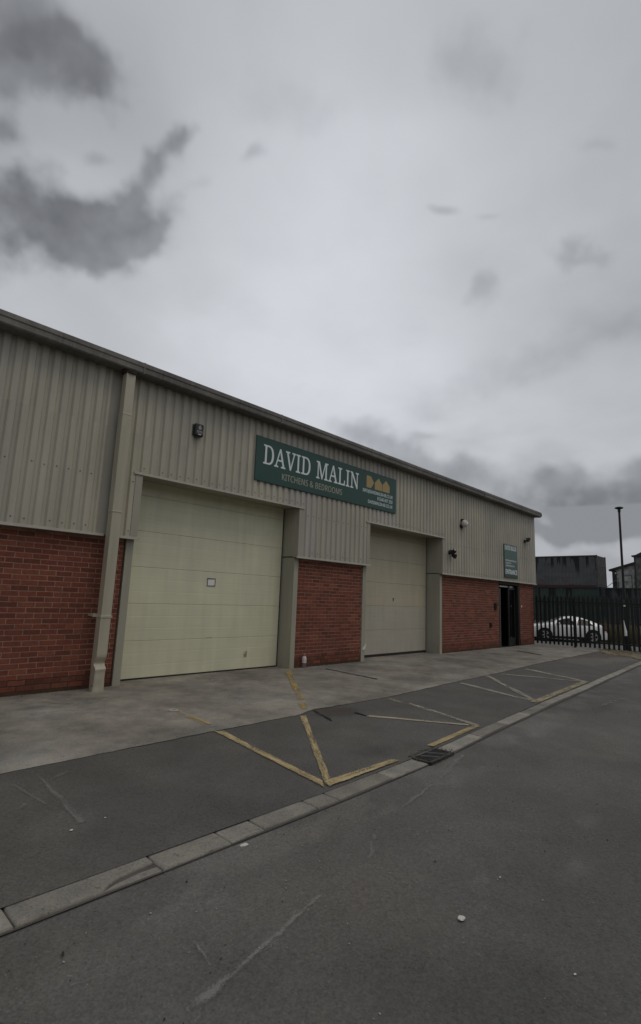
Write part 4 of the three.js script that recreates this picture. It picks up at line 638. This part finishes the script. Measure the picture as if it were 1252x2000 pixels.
{ // white fastback seen side-on, nose to the left
  const c = thing('parked_car', 'white fastback car with dark windows parked behind the black fence', 'car', 29.52, -0.345, -1.96);
  c.rotation.y = Math.atan2(-(1.98), 1.25);  // local +x runs from nose to tail
  const top = table([[-2.0, 0.55], [-1.95, 0.66], [-1.85, 0.76], [-1.5, 0.86], [-1.0, 0.93], [-0.8, 0.97], [-0.48, 1.15], [-0.23, 1.25], [0.03, 1.31], [0.28, 1.335], [0.53, 1.32], [0.79, 1.27], [1.17, 1.15], [1.4, 1.05], [1.63, 0.95], [1.75, 0.86], [1.86, 0.7], [1.9, 0.5]]);
  const half = table([[-2.0, 0.55], [-1.9, 0.68], [-1.6, 0.8], [-1.1, 0.86], [0, 0.875], [1.2, 0.87], [1.6, 0.8], [1.9, 0.66]]);
  const ring = (X) => { const t = top(X), w = half(X), belt = Math.min(0.9, t - 0.045), cab = clamp((t - 0.9) / 0.4); const pts = [[w * 0.93, 0.2], [w * 0.985, 0.32], [w, 0.55], [w * 0.975, Math.min(0.78, belt - 0.03)], [w * 0.94, belt], [w * (0.94 - 0.30 * cab) - 0.03, t - 0.06 * (0.4 + cab)], [w * (0.86 - 0.32 * cab) - 0.03, t - 0.012], [w * 0.3, t], [0, t + 0.004]]; return pts; };
  const xs = [...steps(-2.0, -1.8, 5), ...steps(-1.7, 1.7, 46), ...steps(1.75, 1.9, 5)], pos = [], idx = [], n = 17;
  for (const X of xs) { const r = ring(X), full = [...r, ...r.slice(0, -1).reverse().map(([a, b]) => [-a, b])]; for (const [a, b] of full) pos.push(X, b, a); }
  for (let i = 0; i < xs.length - 1; i++) for (let k = 0; k < n - 1; k++) { const a = i * n + k, b = a + n; idx.push(a, a + 1, b, b, a + 1, b + 1); }
  for (const e of [0, xs.length - 1]) for (let k = 1; k < n - 1; k++) { const a = e * n; e ? idx.push(a, a + k, a + k + 1) : idx.push(a, a + k + 1, a + k); }
  const g = new THREE.BufferGeometry(); g.setAttribute('position', new THREE.Float32BufferAttribute(pos, 3)); g.setIndex(idx.map((_, i) => idx[i - (i % 3) + [0, 2, 1][i % 3]])); g.computeVertexNormals();
  mesh('body', g, new THREE.MeshPhysicalMaterial({ color: new THREE.Color(0.82, 0.83, 0.83), roughness: 0.35, clearcoat: 1, clearcoatRoughness: 0.06, side: THREE.DoubleSide }), c);
  const glass = new THREE.MeshPhysicalMaterial({ color: new THREE.Color(0.006, 0.009, 0.01), roughness: 0.2, specularIntensity: 0.4, side: THREE.DoubleSide });
  const side = (s, xa, xb) => { const p = [], ii = []; const X = steps(xa, xb, 20); X.forEach((x, i) => { const r = ring(x), a = r[4], b = r[5], e = Math.min(1, (i + 0.001) / 4, (20 - i + 0.001) / 5); const lo = [a[0] + (b[0] - a[0]) * 0.02, a[1] + (b[1] - a[1]) * 0.02], hi = [lo[0] + (b[0] - lo[0]) * 0.96 * e, lo[1] + (b[1] - lo[1]) * 0.96 * e]; p.push(x, lo[1], s * (lo[0] + 0.02), x, hi[1] + 0.008, s * (hi[0] + 0.02)); if (i) { const q = 2 * i - 2; ii.push(q, q + 1, q + 2, q + 2, q + 1, q + 3); } }); const o = new THREE.BufferGeometry(); o.setAttribute('position', new THREE.Float32BufferAttribute(p, 3)); o.setIndex(ii); o.computeVertexNormals(); return o; };
  for (const s of [1, -1]) { mesh('side_window', side(s, -0.62, 0.38), glass, c); mesh('side_window', side(s, 0.42, 1.2), glass, c); }
  const screen = (xa, xb) => { const p = [], ii = []; steps(xa, xb, 8).forEach((x, i) => { const r = ring(x), w = r[6][0]; for (const q of [-1, -0.5, 0.5, 1]) p.push(x, (Math.abs(q) === 1 ? r[6][1] : r[7][1]) + 0.006, q * w); if (i) for (let k = 0; k < 3; k++) { const a = 4 * i - 4 + k; ii.push(a, a + 1, a + 4, a + 4, a + 1, a + 5); } }); const o = new THREE.BufferGeometry(); o.setAttribute('position', new THREE.Float32BufferAttribute(p, 3)); o.setIndex(ii); o.computeVertexNormals(); return o; };
  mesh('windscreen', screen(-0.78, -0.25), glass, c); mesh('rear_window', screen(0.85, 1.35), glass, c);
  mesh('sill', join([rbox(-0.85, 0.85, 0.17, 0.3, -0.885, -0.8, 0.02, 2), rbox(-0.85, 0.85, 0.17, 0.3, 0.8, 0.885, 0.02, 2), box(-1.9, 1.8, 0.16, 0.24, -0.6, 0.6)]), M.blackMatt, c);
  for (const X of [-1.17, 1.17]) for (const s of [1, -1]) {
    mesh('wheel_arch', new THREE.CylinderGeometry(0.375, 0.375, 0.1, 32).rotateX(Math.PI / 2).translate(X, 0.33, s * 0.835), M.blackMatt, c);
    const wheel = mesh('wheel', new THREE.TorusGeometry(0.262, 0.062, 12, 36).scale(1, 1, 1.5), std([0.012, 0.012, 0.012], { roughness: 0.9 }), c); wheel.position.set(X, 0.322, s * 0.815);
    const sp = [new THREE.TorusGeometry(0.2, 0.016, 8, 32).translate(0, 0, 0.075)]; for (let k = 0; k < 5; k++) sp.push(rbox(-0.03, 0.03, 0.03, 0.2, 0.055, 0.08, 0.008).rotateZ(k * 1.2566 + 0.3)); sp.push(new THREE.CylinderGeometry(0.05, 0.05, 0.03, 16).rotateX(Math.PI / 2).translate(0, 0, 0.075)); const rim = mesh('rim', join(sp), std([0.4, 0.41, 0.42], { metalness: 0.5, roughness: 0.4 }), wheel); if (s < 0) rim.rotation.y = Math.PI;
  }
  for (const s of [1, -1]) { mesh('door_mirror', new RoundedBoxGeometry(0.12, 0.12, 0.2, 3, 0.04).translate(-0.5, 0.95, s * 0.93), M.white, c); mesh('headlight', new THREE.SphereGeometry(0.13, 14, 10).scale(1.1, 0.6, 0.6).translate(-1.75, 0.66, s * 0.66), std([0.3, 0.32, 0.33], { roughness: 0.15 }), c); mesh('tail_light', rbox(1.72, 1.86, 0.66, 0.78, s > 0 ? 0.5 : -0.74, s > 0 ? 0.74 : -0.5, 0.02, 2), std([0.16, 0.01, 0.01], { roughness: 0.3 }), c); mesh('door_handle', rbox(0.1, 0.25, 0.75, 0.775, s > 0 ? 0.86 : -0.89, s > 0 ? 0.89 : -0.86, 0.006), M.white, c); mesh('door_gap', join([box(-0.66, -0.652, 0.32, 0.86, s > 0 ? 0.86 : -0.874, s > 0 ? 0.874 : -0.86), box(0.34, 0.348, 0.32, 0.86, s > 0 ? 0.862 : -0.877, s > 0 ? 0.877 : -0.862)]), M.blackMatt, c); }
}
{
  const f = thing('palisade_fence', 'farther dark green palisade fence behind the white car', 'fence', 34, -0.345, 0), L = [];
  for (let i = 0; i < 125; i++) L.push(box(-0.03, -0.024, 0.05, 2.36 + (i % 2) * 0.05, -10 + i * 0.155, -10 + i * 0.155 + 0.085));
  const m = std([0.010, 0.019, 0.016], { roughness: 0.7 }), q = mesh('pales', join(L), m, f); q.userData.kind = 'stuff';
  for (const y of [0.35, 1.95]) mesh('rail', box(-0.02, 0.02, y - 0.03, y + 0.03, -10, 9.3), m, f);
  for (let z = -10; z < 10; z += 2.75) mesh('post', box(-0.02, 0.05, -0.1, 2.35, z - 0.03, z + 0.03), m, f);
}
function container(name, label, x, y, z, L, H, col, streakSeed, railCol) { // long side faces -x; L along z
  const c = thing(name, label, 'container', x, y, z), W = 2.44, R = rngOf(streakSeed), P = 0.278;
  const drip = texOf(512, 256, (u, v) => { const a = pf(u, 0.5, 24, 2, streakSeed), len = pf(u, 0.2, 40, 2, streakSeed + 5), d = sst(0.47, 0.6, a) * sst(1 - len * 0.95, 1 - len * 0.45, v), b = pf(u, v, 8, 4, streakSeed + 7), m = 0.85 + (b - 0.5) * 0.5, rs = sst(0.62, 0.75, pf(u, v * 0.5, 12, 4, streakSeed + 11)) * sst(0.35, 0.05, v); return [m * (1 - 0.86 * d) + 0.3 * rs, m * (1 - 0.86 * d) * (1 - 0.5 * rs), m * (1 - 0.85 * d) * (1 - 0.5 * rs)]; });
  const pm = std(col, { map: drip, roughness: 0.75 });
  const xs = [0.11]; for (let z0 = 0.11; z0 < L - 0.11 - P; z0 += P) xs.push(z0 + 0.07, z0 + 0.138, z0 + 0.208, z0 + P); const zc = [...xs.filter((q) => q < L - 0.11), L - 0.11];
  const pf2 = (q) => { const u = mod(q - 0.11, P); return u < 0.07 ? 0 : u < 0.138 ? 0.036 * (u - 0.07) / 0.068 : u < 0.208 ? 0.036 : 0.036 * (1 - (u - 0.208) / 0.07); };
  const sidePanel = (X, sg) => { const pos = [], uv = []; for (let i = 0; i < zc.length - 1; i++) { const a = zc[i], b = zc[i + 1], xa = X + sg * pf2(a + 1e-5), xb = X + sg * pf2(b - 1e-5), q = [[xa, 0.16, a], [xa, H - 0.1, a], [xb, H - 0.1, b], [xa, 0.16, a], [xb, H - 0.1, b], [xb, 0.16, b]]; for (const p of q) { pos.push(...p); uv.push(p[2] / L, (p[1] - 0.16) / (H - 0.26)); } } const g = new THREE.BufferGeometry(); g.setAttribute('position', new THREE.Float32BufferAttribute(pos, 3)); g.setAttribute('uv', new THREE.Float32BufferAttribute(uv, 2)); g.computeVertexNormals(); return g; };
  pm.side = THREE.DoubleSide;
  mesh('side_panel', sidePanel(0.03, 1), pm, c); mesh('side_panel', sidePanel(W - 0.03, -1), pm, c);
  const rm = std(railCol || col.map((v) => v * 0.6), { roughness: 0.8, map: grimeMap }), em = std(col.map((v) => v * 0.85), { roughness: 0.8, map: grimeMap });
  mesh('top_rail', join([box(0, 0.06, H - 0.1, H, 0.1, L - 0.1), box(W - 0.06, W, H - 0.1, H, 0.1, L - 0.1)]), std(col.map((v) => v * 0.5), { roughness: 0.8 }), c); mesh('bottom_rail', join([box(0, 0.05, 0, 0.16, 0.1, L - 0.1), box(W - 0.05, W, 0, 0.16, 0.1, L - 0.1)]), rm, c);
  for (const X of [0, W - 0.11]) for (const Z of [0, L - 0.11]) mesh('corner_post', box(X - 0.002, X + 0.11, 0, H + 0.012, Z, Z + 0.11), em, c);
  mesh('roof', box(0.05, W - 0.05, H - 0.04, H - 0.01, 0.1, L - 0.1), em, c); mesh('end_wall', box(0.1, W - 0.1, 0.05, H - 0.05, 0.02, 0.06), em, c); mesh('end_wall', box(0.1, W - 0.1, 0.05, H - 0.05, L - 0.06, L - 0.02), em, c);
  return c;
}
{
  const X = 45.4, gy = 0.24;
  container('shipping_container', 'dark green shipping container on the ground beneath the grey one, behind the white car', X, gy, -10.28, 6.06, 2.86, [0.035, 0.06, 0.05], 51);
  const up = container('shipping_container', 'dark grey streaked shipping container stacked on top, against the sky beside the warehouse corner', X, gy + 2.875, -10.6, 6.06, 2.59, [0.1, 0.106, 0.112], 57, [0.09, 0.03, 0.035]);
  mesh('lamp_bracket', join([rbox(0.0, 0.1, 1.55, 1.65, 6.06, 6.4, 0.01), rbox(-0.05, 0.15, 1.6, 1.7, 6.3, 6.65, 0.02)]), std([0.12, 0.12, 0.125]), up);
  container('shipping_container', 'dark grey shipping container on the ground behind the lamp column', X, gy, -4.2, 6.06, 2.86, [0.052, 0.06, 0.062], 63);
  container('shipping_container', 'dark shipping container on the ground at the right edge, partly out of view', X, gy, 1.9, 6.06, 2.86, [0.05, 0.055, 0.056], 69);
}
{ // pale building behind the containers, with stair rails
  const b = thing('gabled_building', 'pale grey building with sloping dark roof edge rising behind the containers', 'building', 60, 0, 0);
  const s = new THREE.Shape(); s.moveTo(-7.15, 0); s.lineTo(-7.15, 5.4); s.lineTo(-4.0, 6.38); s.lineTo(-4.0, 0); const wallM = std([0.5, 0.5, 0.5], { map: grimeMap, roughness: 0.8 });
  mesh('wall', worldUV(new THREE.ExtrudeGeometry(s, { depth: 6, bevelEnabled: false }).rotateY(-Math.PI / 2).translate(6, 0, 0)), wallM, b);
  const r = new THREE.Shape(); r.moveTo(-7.4, 5.32); r.lineTo(-7.4, 5.5); r.lineTo(-4.0, 6.56); r.lineTo(-4.0, 6.36); mesh('roof', new THREE.ExtrudeGeometry(r, { depth: 6.4, bevelEnabled: false }).rotateY(-Math.PI / 2).translate(6.1, 0, 0), M.black, b);
  mesh('corner_column', box(-0.06, 0.2, 0, 5.4, -7.15, -6.75), M.black, b);
  mesh('window_frame', join([box(-0.03, 0.0, 4.86, 4.91, -6.05, -5.4), box(-0.03, 0.0, 4.2, 4.25, -6.05, -5.4), box(-0.03, 0, 3.3, 4.9, -5.42, -5.36), box(-0.03, 0, 3.3, 4.9, -5.18, -5.14)]), M.steel, b);
  mesh('wall_lamp', new THREE.SphereGeometry(0.08, 12, 8).translate(-0.1, 5.1, -6.8), M.white, b);
  mesh('stair_rail', join([bar([-0.5, 3.1, -8.25], [-0.5, 4.55, -6.5], 0.03), bar([-0.5, 2.9, -7.6], [-0.5, 3.95, -6.5], 0.03), bar([-0.5, 3.0, -6.5], [-0.5, 4.55, -6.5], 0.03)]), M.steel, b);
  const k = thing('tall_shed', 'taller dark grey shed at the right edge beyond the pale building', 'building', 58, 0, 0);
  mesh('wall', box(0, 8, 0, 6.6, -4.62, 6), std([0.15, 0.15, 0.15], { map: grimeMap }), k); mesh('corner_trim', box(-0.05, 0.1, 0, 6.6, -4.66, -4.56), M.black, k);
  const rr = new THREE.Shape(); rr.moveTo(-4.85, 6.6); rr.lineTo(-4.85, 6.74); rr.lineTo(-4.5, 6.78); rr.lineTo(-3.6, 7.25); rr.lineTo(1, 7.6); rr.lineTo(6, 7.25); rr.lineTo(6, 6.6); mesh('roof', new THREE.ExtrudeGeometry(rr, { depth: 8.3, bevelEnabled: false }).rotateY(-Math.PI / 2).translate(8.2, 0, 0), M.black, k);
  const d = thing('distant_shed', 'pale roofed shed just showing above the stacked container beside the warehouse corner', 'shed', 75, 0, -20);
  mesh('wall', box(0, 8, 0, 8.1, -8, 0.2), wallM, d); const ro = new THREE.Shape(); ro.moveTo(-9, 8.1); ro.lineTo(-4.0, 9.3); ro.lineTo(0.8, 8.05); mesh('roof', new THREE.ExtrudeGeometry(ro, { depth: 8.4, bevelEnabled: false }).rotateY(-Math.PI / 2).translate(8.2, 0, 0), M.dirtyWhite, d);
}
{ // rough bank of tall dry grass in front of the containers
  const R = rngOf(99), pos = [], col = [];
  for (let i = 0; i < 7000; i++) { const z = -0.7 + R() * 8, x = 31.2 + R() * 1.8; if (f2(x * 0.7, z * 0.7, 3, 41) < 0.42) continue; const y = groundY(x, z) - 0.02, h = 0.4 + 1.3 * R() * f2(x, z, 2, 43) * 1.5, a = R() * 6.28, w = 0.012 + 0.016 * R(), lx = (R() - 0.5) * 0.4, lz = (R() - 0.5) * 0.4; pos.push(x - Math.cos(a) * w, y, z - Math.sin(a) * w, x + Math.cos(a) * w, y, z + Math.sin(a) * w, x + lx, y + h, z + lz); const k = 0.55 + 0.6 * R(); for (let q = 0; q < 3; q++) col.push(0.15 * k, 0.13 * k, 0.07 * k); }
  const g = new THREE.BufferGeometry(); g.setAttribute('position', new THREE.Float32BufferAttribute(pos, 3)); g.setAttribute('color', new THREE.Float32BufferAttribute(col, 3)); g.computeVertexNormals();
  const m = mesh(numbered('tall_grass'), g, std([1, 1, 1], { vertexColors: true, roughness: 1, side: THREE.DoubleSide }), scene); m.userData.kind = 'stuff'; tag(m, 'khaki tall dry grass at the foot of the far dark fence', 'grass');
}

renderer.render(scene, camera);
